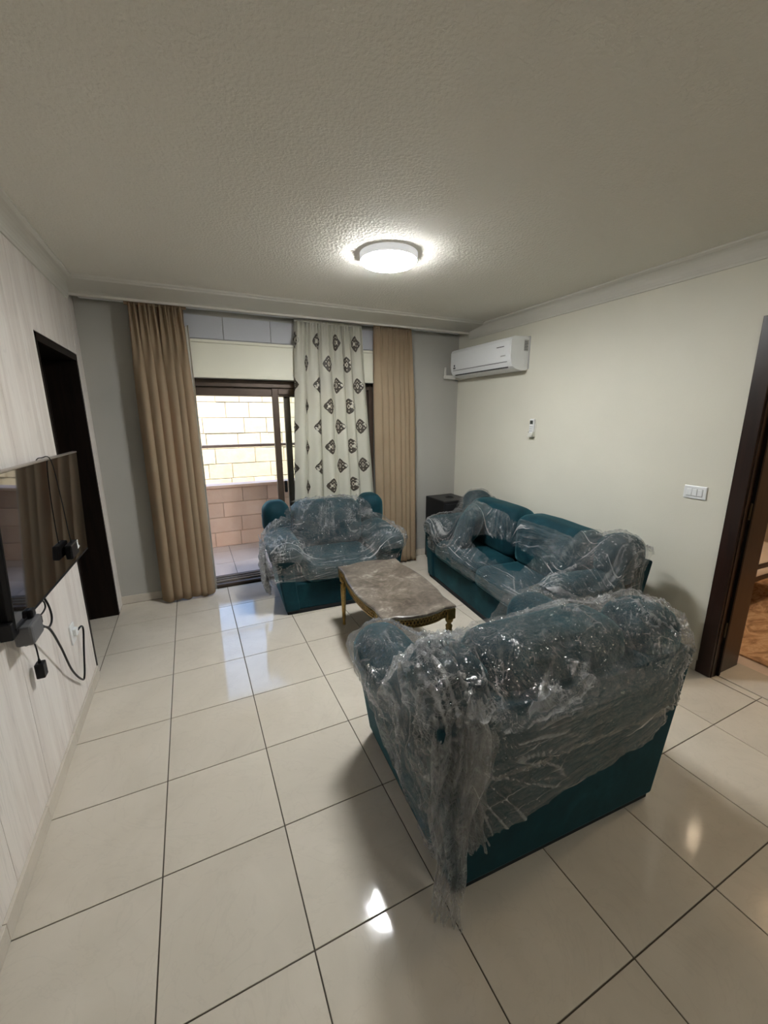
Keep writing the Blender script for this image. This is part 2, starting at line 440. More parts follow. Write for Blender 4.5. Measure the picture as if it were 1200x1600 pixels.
MB().box(3.219, 3.50, -0.66, 0.245, -0.012, 0.003, 0.002).build('threshold_slab', M_SKIRT, fl)

# ceiling
ce = struct(MB().box(XL - 0.3, XR + 0.35, YR - 0.1, YB + 0.30, H, H + 0.12).build('ceiling', M_CEIL), 'rough plastered off-white ceiling')

# left wall: core with doorway, clad in vertical panels
wl = MB()
for a in [(YR, 2.00, 0, H), (2.97, YB + 0.3, 0, H), (2.00, 2.97, 2.125, H)]:
    wl.box(XL - 0.20, XL - 0.006, a[0], a[1], a[2], a[3])
wl = struct(wl.build('wall_left', M_WB), 'wall clad in pale vertically streaked panels')
seams = [-2.61 + 0.4 * k for k in range(0, 15)] + [3.16]
for k in range(len(seams) - 1):
    y0, y1 = seams[k] + 0.0012, seams[k + 1] - 0.0012
    parts = []
    if y1 <= 2.00 or y0 >= 2.97: parts = [(y0, y1, 0, H)]
    else:
        if y0 < 2.00: parts.append((y0, 2.00, 0, H))
        if y1 > 2.97: parts.append((2.97, y1, 0, H))
        parts.append((max(y0, 2.00), min(y1, 2.97), 2.125, H))
    for p in parts:
        if p[1] - p[0] > 0.02: MB().box(XL - 0.007, XL + 0.002, p[0], p[1], p[2], p[3], 0.001).build('wall_panel', M_PANEL, wl)

# right wall with doorway
wr = MB()
for a in [(YR, -0.66, 0, H), (0.32, YB + 0.3, 0, H), (-0.66, 0.32, 2.10, H)]:
    wr.box(XR, XR + 0.30, a[0], a[1], a[2], a[3])
wr = struct(wr.build('wall_right', M_WR), 'cream painted wall behind the loveseat')

# rear wall behind the camera
struct(MB().box(XL - 0.2, XR + 0.3, YR - 0.12, YR, 0, H).build('wall_rear', M_WR), 'cream wall behind the viewer')

# back wall with the sliding door opening
OX0, OX1, OZ = 0.05, 2.10, 2.0
wb = MB()
wb.box(XL - 0.2, OX0, YB, YB + 0.30, 0, H); wb.box(OX1, XR + 0.3, YB, YB + 0.30, 0, H); wb.box(OX0, OX1, YB, YB + 0.30, OZ, H)
wb = struct(wb.build('wall_back', M_WB), 'grey wall around the balcony door')
for (a, b) in [(-0.02, 0.62), (0.625, 1.03), (1.035, 1.60), (1.605, 2.12)]:
    MB().box(a, b, YB - 0.012, YB + 0.002, 2.33, 2.515, 0.002).build('access_panel', M_REC, wb)
# shutter box above the opening
sb = MB().box(0.02, 2.095, YB - 0.035, YB + 0.002, 2.03, 2.305, 0.004).build('shutter_box', M_BOX, wb)
MB().box(0.015, 2.10, YB - 0.05, YB - 0.03, 2.292, 2.315, 0.003).build('box_lip', M_BOX, sb)
MB().box(0.015, 2.10, YB - 0.045, YB - 0.03, 2.0, 2.034, 0.003).build('box_lip', M_BOX, sb)

# cornices
def cornice(name, prof, axis, a0, a1):
    return struct(MB().extrude(prof, axis, a0, a1).build(name, M_CORN), 'moulded plaster cornice')
def cove(w_, d):     # (out from wall, down from ceiling)
    pts = [(0, 0), (w_, 0), (w_, -0.010), (w_ - 0.012, -0.016)]
    for k in range(7):
        t = k / 6 * math.pi / 2
        pts.append((0.016 + (w_ - 0.032) * (1 - math.sin(t)), -0.018 - (d - 0.034) * (1 - math.cos(t))))
    pts += [(0.014, -d + 0.014), (0.010, -d), (0, -d)]
    return pts
cornice('trim_1', [(XL + p[0], H + p[1]) for p in cove(0.105, 0.082)], 1, YR, 2.96)      # (x,z) along y
cornice('trim_2', [(XR - p[0], H + p[1]) for p in cove(0.075, 0.115)], 1, YR, 2.96)
# curtain pelmet: shallow cove in front of the curtain rail
pel = [(2.975, 2.53), (2.95, 2.53), (2.947, 2.545), (2.90, 2.553), (2.82, 2.560), (2.74, 2.566), (2.665, 2.572), (2.655, 2.580), (2.635, 2.582), (2.62, 2.59), (2.975, 2.59)]
cornice('trim_3', pel, 0, XL + 0.003, XR - 0.001)

# skirting tiles
for nm, pieces in [('baseboard_left', [('x', XL + 0.002, XL + 0.014, -2.7, 2.0)]), ('baseboard_back', [('y', YB - 0.012, YB, XL, 0.03), ('y', YB - 0.012, YB, 2.14, XR)]),
                   ('baseboard_right', [('x', XR - 0.012, XR, 0.33, 3.15), ('x', XR - 0.012, XR, -2.7, -0.76)])]:
    bb = None
    for (ax, p0, p1, a, b) in pieces:
        t = a
        if bb is None:
            base = MB()
            for (ax2, q0, q1, aa, bb2) in pieces:
                if ax2 == 'x': base.box(q0 + (0.004 if nm[-4:] == 'ight' else 0), q1 - (0.004 if nm[-4:] == 'left' else 0), aa, bb2, 0, 0.072)
                else: base.box(aa, bb2, q0 + 0.004, q1, 0, 0.072)
            bb = struct(base.build(nm, M_GROUT), 'cream tile skirting')
        while t < b - 0.02:
            e = min(b, (math.floor(t / T + 1e-6) + 1) * T)
            if ax == 'x': MB().box(p0, p1, t + 0.001, e - 0.001, 0.001, 0.075, 0.002).build('skirting_tile', M_SKIRT, bb)
            else: MB().box(t + 0.001, e - 0.001, p0, p1, 0.001, 0.075, 0.002).build('skirting_tile', M_SKIRT, bb)
            t = e

# ------------------------------------------------------------------ left doorway (door_1): dark frame, leaf folded back into the dark room
d1 = MB()
d1.box(XL - 0.22, XL + 0.003, 2.003, 2.035, 0, 2.12, 0.002); d1.box(XL - 0.22, XL + 0.003, 2.935, 2.967, 0, 2.12, 0.002)
d1.box(XL - 0.22, XL + 0.003, 2.003, 2.967, 2.075, 2.12, 0.002)
d1 = struct(d1.build('door_1', M_DOORB), 'dark doorway in the panelled wall')
leaf = MB().box(XL - 1.05, XL - 0.20, 2.925, 2.962, 0.008, 2.07, 0.004)
leaf = leaf.build('door_leaf', M_DOORB, d1)
for z0, z1 in [(0.15, 0.95), (1.1, 1.95)]:
    MB().box(XL - 0.95, XL - 0.32, 2.918, 2.927, z0, z1, 0.004).build('door_panel', M_DOORB, leaf)
# the unlit room behind it
dr = MB()
dr.box(-2.4, -2.3, 1.2, 3.5, 0, H); dr.box(-2.4, XL - 0.2, 3.4, 3.5, 0, H); dr.box(-2.4, XL - 0.2, 1.2, 1.3, 0, H); dr.box(-2.4, XL - 0.2, 1.2, 3.5, H, H + 0.1)
struct(dr.build('wall_side_room', M_WB), 'walls of the unlit side room')
struct(MB().box(-2.4, XL - 0.31, 1.2, 3.5, -0.08, 0.0).build('floor_side_room', M_TILE), 'floor of the unlit side room')

# right doorway (door_2)
d2 = MB()
d2.box(XR - 0.016, XR + 0.004, 0.245, 0.325, 0, 2.18, 0.003); d2.box(XR - 0.016, XR + 0.004, -0.745, -0.665, 0, 2.18, 0.003); d2.box(XR - 0.016, XR + 0.004, -0.665, 0.245, 2.10, 2.18, 0.003)
d2 = struct(d2.build('door_2', M_DOORW), 'dark brown wooden door frame in the cream wall')
for y0, y1 in [(0.24, 0.321), (-0.661, -0.585)]:
    MB().box(XR + 0.002, XR + 0.31, y0, y1, 0, 2.10, 0.002).build('jamb', M_DOORW, d2)
MB().box(XR + 0.002, XR + 0.31, -0.585, 0.24, 2.03, 2.10, 0.002).build('head', M_DOORW, d2)
MB().box(XR + 0.055, XR + 0.075, 0.226, 0.242, 0, 2.03, 0.002).build('door_stop', M_DOORB, d2)
for zz in (0.28, 1.05, 1.85):
    MB().tube([(XR + 0.05, 0.236, zz), (XR + 0.05, 0.236, zz + 0.10)], 0.007, 8).build('hinge', M_GOLDD, d2)

# room beyond the right doorway
fr2 = struct(MB().box(XR + 0.34, 6.6, -2.0, 3.2, -0.08, 0.0).build('floor_next_room', M_BTILE), 'floor of the next room')
nr = MB(); nr.box(6.5, 6.6, -2.0, 3.2, 0, H); nr.box(XR + 0.30, 6.6, 3.1, 3.2, 0, H); nr.box(XR + 0.30, 6.6, -2.0, -1.9, 0, H)
struct(nr.build('wall_next_room', M_WARMW), 'beige walls of the next room')
struct(MB().box(XR + 0.35, 6.6, -2.0, 3.2, H, H + 0.1).build('ceiling_next_room', M_WARMW), 'ceiling of the next room')
tag(MB().box(3.62, 5.6, -1.2, 2.2, 0.0, 0.014, 0.004).build('rug', M_RUG), 'tan swirl-patterned rug on the floor beyond the right doorway', 'rug')
lt = empty('carved_table', (4.55, 0.86, 0.0)); tag(lt, 'dark carved low wooden table on the rug beyond the right doorway', 'table')
MB().box(-0.50, 0.55, -0.30, 0.45, 0.40, 0.47, 0.015).build('table_top', M_DOORW, lt)
MB().box(-0.46, 0.51, -0.26, 0.41, 0.28, 0.40, 0.01).build('apron', M_DOORW, lt)
for sx, sy in ((-0.42, -0.22), (0.47, -0.22), (-0.42, 0.37), (0.47, 0.37)):
    MB().lathe([(0.055, 0.014), (0.06, 0.05), (0.03, 0.08), (0.035, 0.14), (0.065, 0.2), (0.05, 0.28), (0.05, 0.34)], 12, sx, sy).build('leg', M_DOORW, lt)
rc = MB(); nn = 18; vs = []
for i in range(nn + 1):
    for j in range(nn + 1):
        x = -0.62 + 1.2 * i / nn; y = -0.38 + 0.5 * j / nn
        over = max(0, -0.50 - x) + max(0, -0.30 - y)
        vs.append((x + (0.11 if x < -0.5 else 0) * over * 6, y + (0.05 if y < -0.3 else 0), 0.477 - over * 1.1 + 0.004 * math.sin(9 * x + 7 * y)))
rc.add(vs, [(i * (nn + 1) + j, (i + 1) * (nn + 1) + j, (i + 1) * (nn + 1) + j + 1, i * (nn + 1) + j + 1) for i in range(nn) for j in range(nn)], 0, True)
o = rc.build('table_cloth', M_CLOTHW, None, (4.55, 0.86, 0.0), False); tag(o, 'pale cloth hanging over the carved table beyond the right doorway', 'cloth')
sm_ = o.modifiers.new('thickness', 'SOLIDIFY'); sm_.thickness = 0.003; sm_.offset = 1
# ceiling lamp that lights that room warm
nl = empty('ceiling_lamp', (4.5, -0.2, H)); tag(nl, 'warm round ceiling lamp of the room beyond the right doorway', 'lamp')
MB().lathe([(0.12, 0), (0.12, -0.03), (0.10, -0.035)], 20).build('lamp_base', M_WPL, nl)
sE = NT('warm_lamp_glass'); fE = sE.noise(sE.coord(), 4, 2); eE = sE.n('Emission'); eE.inputs[0].default_value = (1, 0.79, 0.55, 1)
sE.l(sE.math('ADD', sE.math('MULTIPLY', fE, 1.0), 120.0), eE.inputs[1]); sE.l(eE.outputs[0], sE.o.inputs[0])
MB().lathe([(0.10, -0.034), (0.11, -0.06), (0.09, -0.10), (0.04, -0.125), (0.005, -0.13)], 20).build('lamp_shade', sE.m, nl)

# ------------------------------------------------------------------ sliding balcony door (window_1)
w1 = MB()
w1.box(OX0 + 0.002, OX0 + 0.05, YB + 0.06, YB + 0.24, 0.0, OZ - 0.002, 0.003); w1.box(OX1 - 0.05, OX1 - 0.002, YB + 0.06, YB + 0.24, 0.0, OZ - 0.002, 0.003)
w1.box(OX0 + 0.05, OX1 - 0.05, YB + 0.06, YB + 0.24, OZ - 0.065, OZ - 0.002, 0.003)
w1 = struct(w1.build('window_1', M_ALU), 'bronze aluminium sliding balcony door, slid open on its left')
hd = MB().box(OX0 + 0.05, OX1 - 0.05, YB + 0.10, YB + 0.235, OZ - 0.145, OZ - 0.064, 0.004).build('shutter_slat', M_ALU, w1)
tk = MB().box(OX0 + 0.003, OX1 - 0.003, YB + 0.015, YB + 0.28, 0.0, 0.028, 0.003).build('bottom_track', M_ALU, w1)
for yy in (0.075, 0.135, 0.195):
    MB().box(OX0 + 0.05, OX1 - 0.05, YB + yy, YB + yy + 0.006, 0.028, 0.045, 0.001).build('track_rail', M_ALUL, tk)
def leafpanel(x0, x1, y):
    z0, z1 = 0.046, OZ - 0.066; st = 0.062
    lf = MB()
    lf.box(x0, x0 + st, y, y + 0.035, z0, z1, 0.004); lf.box(x1 - st, x1, y, y + 0.035, z0, z1, 0.004)
    lf.box(x0 + st, x1 - st, y, y + 0.035, z0, z0 + 0.08, 0.004); lf.box(x0 + st, x1 - st, y, y + 0.035, z1 - 0.06, z1, 0.004)
    lf = lf.build('sliding_leaf', M_ALU, w1)
    MB().box(x0 + st - 0.004, x1 - st + 0.004, y + 0.015, y + 0.020, z0 + 0.076, z1 - 0.056).build('pane', M_GLASS, lf)
    return lf
l1 = leafpanel(1.03, 2.045, YB + 0.085); l2 = leafpanel(1.155, 2.045, YB + 0.145)
hn = MB().box(1.096, 1.125, YB + 0.06, YB + 0.088, 0.90, 1.02, 0.006).build('latch', M_BPL, l1)

# ------------------------------------------------------------------ balcony and neighbouring wall
BY = 4.57
bf = struct(MB().box(-1.8, 4.2, YB + 0.285, BY + 0.2, -0.15, -0.004).build('floor_balcony', M_GROUT), 'pale tiled balcony floor')
t0 = None
for j in range(3):
    for i in range(13):
        c = (-1.6 + (i + 0.5) * T - 0.065, YB + 0.29 + (j + 0.5) * T, 0)
        if t0 is None: t0 = MB().box(-T / 2 + g, T / 2 - g, -T / 2 + g, T / 2 - g, -0.012, 0, 0.0015).build('balcony_tile', M_BTILE, bf, c)
        else: inst(t0, c, bf)
def stone_wall(name, label, x0, x1, y, z0, z1, bw, bh, mat, mort, th, gap, jit):
    wv = struct(MB().box(x0, x1, y + 0.012, y + th, z0, z1).build(name, mort), label)
    protos = {}
    nr_ = int(round((z1 - z0) / bh)); bh = (z1 - z0) / nr_
    for r in range(nr_):
        x = x0 - (bw * 0.5 if r % 2 else 0) - random.random() * 0.1
        while x < x1:
            k = random.choice((0.75, 1.0, 1.3)); wd = bw * k
            a, b = max(x, x0), min(x + wd, x1)
            if b - a > 0.04:
                key = (round(b - a, 3))
                if key not in protos:
                    protos[key] = MB().box(-(b - a) / 2 + gap, (b - a) / 2 - gap, 0, 0.05, -bh / 2 + gap, bh / 2 - gap, 0.006).build('stone_block', mat, wv)
                    ob = protos[key]
                else:
                    ob = protos[key].copy(); COL.objects.link(ob); ob.parent = wv
                ob.location = ((a + b) / 2, y - random.random() * jit, z0 + (r + 0.5) * bh)
            x += wd
    return wv
pw = stone_wall('wall_balcony', 'pink stone balcony parapet', -1.8, 4.2, BY, 0.0, 0.78, 0.42, 0.195, M_PAR, M_PMORT, 0.16, 0.0022, 0.004)
MB().box(-1.8, 4.2, BY - 0.03, BY + 0.18, 0.78, 0.815, 0.006).build('coping', M_PAR, pw)
rl = empty('balcony_rail', (0, BY + 0.08, 0.815)); tag(rl, 'thin metal handrail above the pink balcony parapet', 'railing')
MB().tube([(-1.8, 0, 0.485), (4.2, 0, 0.485)], 0.019, 10).build('handrail', M_RAIL, rl)
for xx in (-1.6, -0.2, 2.0, 3.8):
    MB().tube([(xx, 0, 0), (xx, 0, 0.47)], 0.012, 8).build('post', M_RAIL, rl)
stone_wall('wall_neighbour', 'sunlit cream stone wall of the house across from the balcony', -5.2, 8.0, 8.0, -0.8, 2.26, 0.60, 0.30, M_STONE, M_MORT, 0.4, 0.005, 0.03)
stone_wall('wall_neighbour_upper', 'raised upper courses of the cream stone house across from the balcony', 1.25, 8.0, 8.0, 2.26, 2.86, 0.60, 0.30, M_STONE, M_MORT, 0.5, 0.005, 0.03)
struct(MB().box(-1.8, 4.4, YB + 0.30, 4.80, 2.46, 2.62).build('ceiling_balcony', M_FACADE), 'underside of the balcony above')
struct(MB().box(-6, 9, BY + 0.2, 8.6, -0.95, -0.8).build('ground', M_MORT), 'ground between the houses')
# mass of the building around the room (roof slab and facade beside the balcony)
bsh = MB()
bsh.box(-3.0, 7.0, YR - 0.4, YB + 0.30, H + 0.13, H + 0.55)
struct(bsh.build('roof', M_FACADE), 'roof slab over the flat')

# ------------------------------------------------------------------ ceiling light
cl = empty('ceiling_light', (1.43, 1.46, H)); tag(cl, 'round white LED panel lamp, lit, on the living room ceiling', 'ceiling light', 'round LED ceiling lights')
MB().lathe([(0.172, 0.0), (0.172, -0.012), (0.171, -0.034), (0.1675, -0.037)], 40).build('lamp_rim', M_RIM, cl)
MB().lathe([(0.167, -0.035), (0.1655, -0.0405), (0.155, -0.050), (0.11, -0.058), (0.06, -0.061), (0.004, -0.062)], 40).build('diffuser', M_LED, cl)

hl0 = cl.copy(); COL.objects.link(hl0); hl0.name = 'ceiling_light'; hl0.location = (1.5, -2.05, H)
tag(hl0, 'round white LED panel lamp, dimmer, on the ceiling behind the viewer', 'ceiling light', 'round LED ceiling lights')
for ch in list(cl.children):
    c2 = ch.copy(); COL.objects.link(c2); c2.parent = hl0
    if ch.name.startswith('diffuser'): c2.data = ch.data.copy(); c2.data.materials[0] = M_LED2
# ------------------------------------------------------------------ curtains
def curtain(name, mat, x_top, x_bot, y, ztop, zbot, folds, amp, seed, label, thick=0.0025, lean=0.0, ns=240, nz=46, hem=0.012, pinch=True, topw=None):
    rnd = random.Random(seed)
    # fold phase warps
    ph = [rnd.uniform(-0.5, 0.5) for _ in range(8)]
    def pos(s, t):                       # s across 0..1, t down 0..1
        xa = x_top[0] + (x_top[1] - x_top[0]) * s; xb = x_bot[0] + (x_bot[1] - x_bot[0]) * s
        x = xa + (xb - xa) * t
        warp = 0.35 * math.sin(2 * math.pi * s * 1.3 + ph[0]) + 0.25 * math.sin(2 * math.pi * 2.7 * s + ph[1]) + 0.12 * t * math.sin(2 * math.pi * s * 1.1 + ph[2])
        a = 2 * math.pi * folds * s + warp * 2.2
        big = math.sin(a) + 0.28 * math.sin(2 * a + ph[3])
        fine = math.sin(3 * a + ph[4])
        env = min(1, 0.30 + 2.6 * t) if pinch else 1
        fe = max(0, 1 - t / 0.22) * 0.55 if pinch else 0
        dy = amp * (env * big + fe * fine)
        dx = 0.75 * amp * env * math.cos(a)
        z = ztop + (zbot - ztop) * t
        if t > 0.97: z += hem * math.sin(a * 0.5 + 1) * (t - 0.97) / 0.03
        return (x + dx, y + dy + lean * t, z)
    m = MB(); vs = []
    for k in range(nz + 1):
        t = (k / nz) ** 1.25
        for i in range(ns + 1): vs.append(pos(i / ns, t))
    m.add(vs, [(k * (ns + 1) + i, k * (ns + 1) + i + 1, (k + 1) * (ns + 1) + i + 1, (k + 1) * (ns + 1) + i) for k in range(nz) for i in range(ns)], 0, True)
    root = empty(name, ((x_bot[0] + x_bot[1]) / 2, y, 0)); tag(root, label[0], 'curtain', 'plain beige curtains' if name == 'plain_curtain' else None)
    inv = Matrix.Translation(-Vector(root.location))
    m.v = [tuple(inv @ Vector(p)) for p in m.v]
    o = m.build('drape', mat, root, None, False)
    sd = o.modifiers.new('thickness', 'SOLIDIFY'); sd.thickness = thick; sd.offset = 0
    return root, pos
cu1, p1 = curtain('plain_curtain', M_CURT, (-0.085, 0.325), (-0.105, 0.335), 3.03, 2.535, 0.022, 6.4, 0.046, 3, ['beige floor-length curtain drawn to the left side of the balcony door'])
# white lining peeping out on the window side
lm = MB(); vs = []
for k in range(41):
    z = 2.40 - 2.37 * k / 40
    for i in range(13):
        s = i / 12
        vs.append((0.305 + 0.04 * s + 0.008 * (k / 40) , 3.068 + 0.012 * math.sin(9 * s + 1) - 0.01 * s, z - 0.01 * math.sin(6 * s)))
lm.add([(a[0] - cu1.location.x, a[1] - cu1.location.y, a[2]) for a in vs], [(k * 13 + i, k * 13 + i + 1, (k + 1) * 13 + i + 1, (k + 1) * 13 + i) for k in range(40) for i in range(12)], 0, True)
lo = lm.build('lining', M_LINING, cu1, None, False); sd = lo.modifiers.new('thickness', 'SOLIDIFY'); sd.thickness = 0.002
MB().box(-0.215, 0.225, -0.012, 0.012, 2.52, 2.545, 0.004).build('heading_tape', M_CURT, cu1)

cu3, p3 = curtain('plain_curtain', M_CURT, (2.025, 2.445), (2.06, 2.50), 3.03, 2.535, 0.022, 6.8, 0.044, 11, ['beige floor-length curtain drawn to the right side of the balcony door'])
MB().box(-0.25, 0.17, -0.012, 0.012, 2.52, 2.545, 0.004).build('heading_tape', M_CURT, cu3)
cu2, p2 = curtain('sheer_curtain', M_SHEER, (1.235, 1.915), (1.10, 2.10), 3.078, 2.535, 0.03, 6.2, 0.027, 5, ['cream sheer curtain with dark medallions behind the back armchair'], 0.0012)
MB().box(-0.36, 0.315, -0.010, 0.010, 2.52, 2.545, 0.004).build('heading_tape', M_SHEER, cu2)
# embroidered medallions: thin raised plaques that follow the cloth
def medallion(s0, z0, hw_s, hh):
    ring = []; N = 22
    def outline(a):
        v = math.sin(a); u = math.cos(a)
        w_ = (1 - abs(v) ** 1.15) ** 0.85 + 0.10 * math.sin(3 * math.pi * abs(v)) * (1 - abs(v))
        return (math.copysign(max(0.02, w_), u) if abs(u) > 1e-6 else 0.0, v)
    def place(u, v, off):
        t = (2.535 - (z0 + v * hh)) / (2.535 - 0.03); t = max(0.0, min(0.999, t))
        s = s0 + u * hw_s
        p = Vector(p2(s, t)); q = Vector(p2(s + 0.002, t)); n = Vector((q.y - p.y, -(q.x - p.x), 0)).normalized()
        return p + n * off - Vector(cu2.location)
    m = MB()
    def disc(scale, off0, mi, sc2=None, du=0, dv=0):
        c = place(du, dv, off0); vs = [c]; 
        for k in range(N):
            u, v = outline(2 * math.pi * k / N); vs.append(place(du + u * scale, dv + v * (sc2 or scale), off0))
        for k in range(N):
            u, v = outline(2 * math.pi * k / N); vs.append(place(du + u * scale * 0.55, dv + v * (sc2 or scale) * 0.55, off0))
        fs = [(0, 1 + N + k, 1 + N + (k + 1) % N) for k in range(N)] + [(1 + k, 1 + (k + 1) % N, 1 + N + (k + 1) % N, 1 + N + k) for k in range(N)]
        m.add(vs, fs, mi, True)
    disc(1.0, 0.0030, 0)
    for (du, dv, sc) in [(0, 0.62, 0.10), (0.42, 0.25, 0.12), (-0.42, 0.25, 0.12), (0.45, -0.22, 0.12), (-0.45, -0.22, 0.12), (0, -0.6, 0.1), (0.2, 0.48, .07), (-0.2, .48, .07)]:
        disc(sc, 0.0046, 1, sc * 0.8, du, dv)
    disc(0.20, 0.0046, 1, 0.34); disc(0.09, 0.0062, 0, 0.2)
    o = m.build('medallion', [M_MED, M_MEDI], cu2, None, False)
    return o
rows = [2.36 - 0.2 * k for k in range(9)]
for r, zz in enumerate(rows):
    off = 0.145 if r % 2 else 0.0
    for k in range(6):
        s0 = 0.03 + off + 0.285 * k
        if 0.01 < s0 < 0.985: medallion(s0, zz, 0.050, 0.078)
# rail behind the pelmet
tag(MB().box(XL + 0.05, XR - 0.05, 3.0, 3.13, 2.552, 2.588, 0.003).build('curtain_track', M_WPL), 'white double curtain track hidden behind the pelmet', 'curtain track')

# ------------------------------------------------------------------ soft furniture
def puff(m, x0, x1, y0, y1, z0, z1, r, bulge=(0, 0, 0), n=10, rot=None, piv=None, mi=0, taper=None):
    """rounded, pillowy box"""
    cx, cy, cz = (x0 + x1) / 2, (y0 + y1) / 2, (z0 + z1) / 2
    hx, hy, hz = (x1 - x0) / 2, (y1 - y0) / 2, (z1 - z0) / 2
    r = min(r, hx, hy, hz) * 0.999
    bm = bmesh.new(); bmesh.ops.create_cube(bm, size=2)
    bmesh.ops.subdivide_edges(bm, edges=bm.edges[:], cuts=n, use_grid_fill=True)
    for q in bm.verts:
        a, b, c = [math.copysign(abs(t) ** 0.8, t) for t in q.co]
        p = Vector((a * hx, b * hy, c * hz))
        inner = Vector((max(-hx + r, min(hx - r, p.x)), max(-hy + r, min(hy - r, p.y)), max(-hz + r, min(hz - r, p.z))))
        d = p - inner
        if d.length > 1e-9:
            d = d.normalized() * r if max(abs(a), abs(b), abs(c)) > 0.999 else d
        p = inner + d
        p.x *= 1 + bulge[0] * (1 - b * b) * (1 - c * c)
        p.y *= 1 + bulge[1] * (1 - a * a) * (1 - c * c)
        p.z *= 1 + bulge[2] * (1 - a * a) * (1 - b * b)
        p += Vector((cx, cy, cz))
        q.co = p
    for q in bm.verts:
        v = q.co
        nz = noise.noise(v * 6.0 + Vector((cx * 9, cy * 9, 3))) * 0.006
        d = (v - Vector((cx, cy, cz))); 
        if d.length > 1e-6: q.co = v + d.normalized() * nz
        if taper:
            k = taper(q.co.z); q.co.x = cx + (q.co.x - cx) * k[0] + k[1]
        if rot is not None: q.co = (rot @ (q.co - Vector(piv))) + Vector(piv)
    m.bm(bm, mi, True); return m

def slab(m, quad0, quad1):
    """8 corner hexahedron bevelled: quad0 bottom (4 pts), quad1 top (4 pts)"""
    bm = bmesh.new(); v = [bm.verts.new(p) for p in quad0 + quad1]
    for f in ((0, 3, 2, 1), (4, 5, 6, 7), (0, 1, 5, 4), (1, 2, 6, 5), (2, 3, 7, 6), (3, 0, 4, 7)): bm.faces.new([v[i] for i in f])
    bmesh.ops.bevel(bm, geom=bm.edges[:], offset=0.014, segments=3, profile=0.5, affect='EDGES', clamp_overlap=True)
    m.bm(bm, 0, False); return m

def sofa(name, loc, rz, Wb, D, seats, label, cat):
    """front is -y; Wb = width at the foot"""
    t = empty(name, loc, rz); tag(t, label, cat, 'teal armchairs' if cat == 'armchair' else None)
    hb = Wb / 2; ht = hb + 0.075; yb = D / 2; yf = -D / 2
    parts = []
    def P(nm, m, mat=M_VELVET, par=None):
        o = m.build(nm, mat, par or t); parts.append(o); return o
    P('plinth', MB().box(-hb + 0.012, hb - 0.012, yf + 0.03, yb - 0.012, 0.0, 0.034, 0.003), M_BLACKC)
    P('base', slab(MB(), [(-hb + 0.02, yf + 0.035, 0.03), (hb - 0.02, yf + 0.035, 0.03), (hb - 0.02, yb - 0.05, 0.03), (-hb + 0.02, yb - 0.05, 0.03)],
                   [(-hb + 0.02, yf + 0.03, 0.27), (hb - 0.02, yf + 0.03, 0.27), (hb - 0.02, yb - 0.05, 0.27), (-hb + 0.02, yb - 0.05, 0.27)]))
    P('back_panel', slab(MB(), [(-hb, yb - 0.13, 0.03), (hb, yb - 0.13, 0.03), (hb, yb, 0.03), (-hb, yb, 0.03)],
                         [(-ht - 0.01, yb - 0.11, 0.735), (ht + 0.01, yb - 0.11, 0.735), (ht + 0.01, yb + 0.02, 0.735), (-ht - 0.01, yb + 0.02, 0.735)]))
    for s in (-1, 1):
        a, b, c, d = s * hb, s * (hb - 0.12), s * (ht - 0.01), s * (ht - 0.15)
        P('side_panel', slab(MB(), [(a, yf + 0.015, 0.03), (b, yf + 0.015, 0.03), (b, yb - 0.1, 0.03), (a, yb - 0.1, 0.03)],
                             [(c, yf, 0.50), (d, yf, 0.50), (d, yb - 0.1, 0.50), (c, yb - 0.1, 0.50)]))
        ax = s * (ht - 0.115)
        arm = P('arm', puff(MB(), ax - 0.135, ax + 0.135, yf - 0.03, yb - 0.14, 0.40, 0.655, 0.115, (0.06, 0.02, 0.10)))
        w0 = s * (ht - 0.112)
        P('wing', puff(MB(), w0 - 0.122, w0 + 0.122, yb - 0.28, yb - 0.005, 0.56, 0.885, 0.095, (0.05, 0.05, 0.06)))
    sw = (2 * (ht - 0.245)) / seats
    for k in range(seats):
        x0 = -(ht - 0.245) + k * sw
        P('seat_cushion', puff(MB(), x0 + 0.004, x0 + sw - 0.004, yf - 0.015, yb - 0.24, 0.262, 0.45, 0.075, (0.0, 0.05, 0.16)))
        P('back_cushion', puff(MB(), x0 + 0.004, x0 + sw - 0.004, yb - 0.35, yb - 0.05, 0.42, 0.865, 0.10, (0.0, 0.14, 0.06)))
    return t, parts

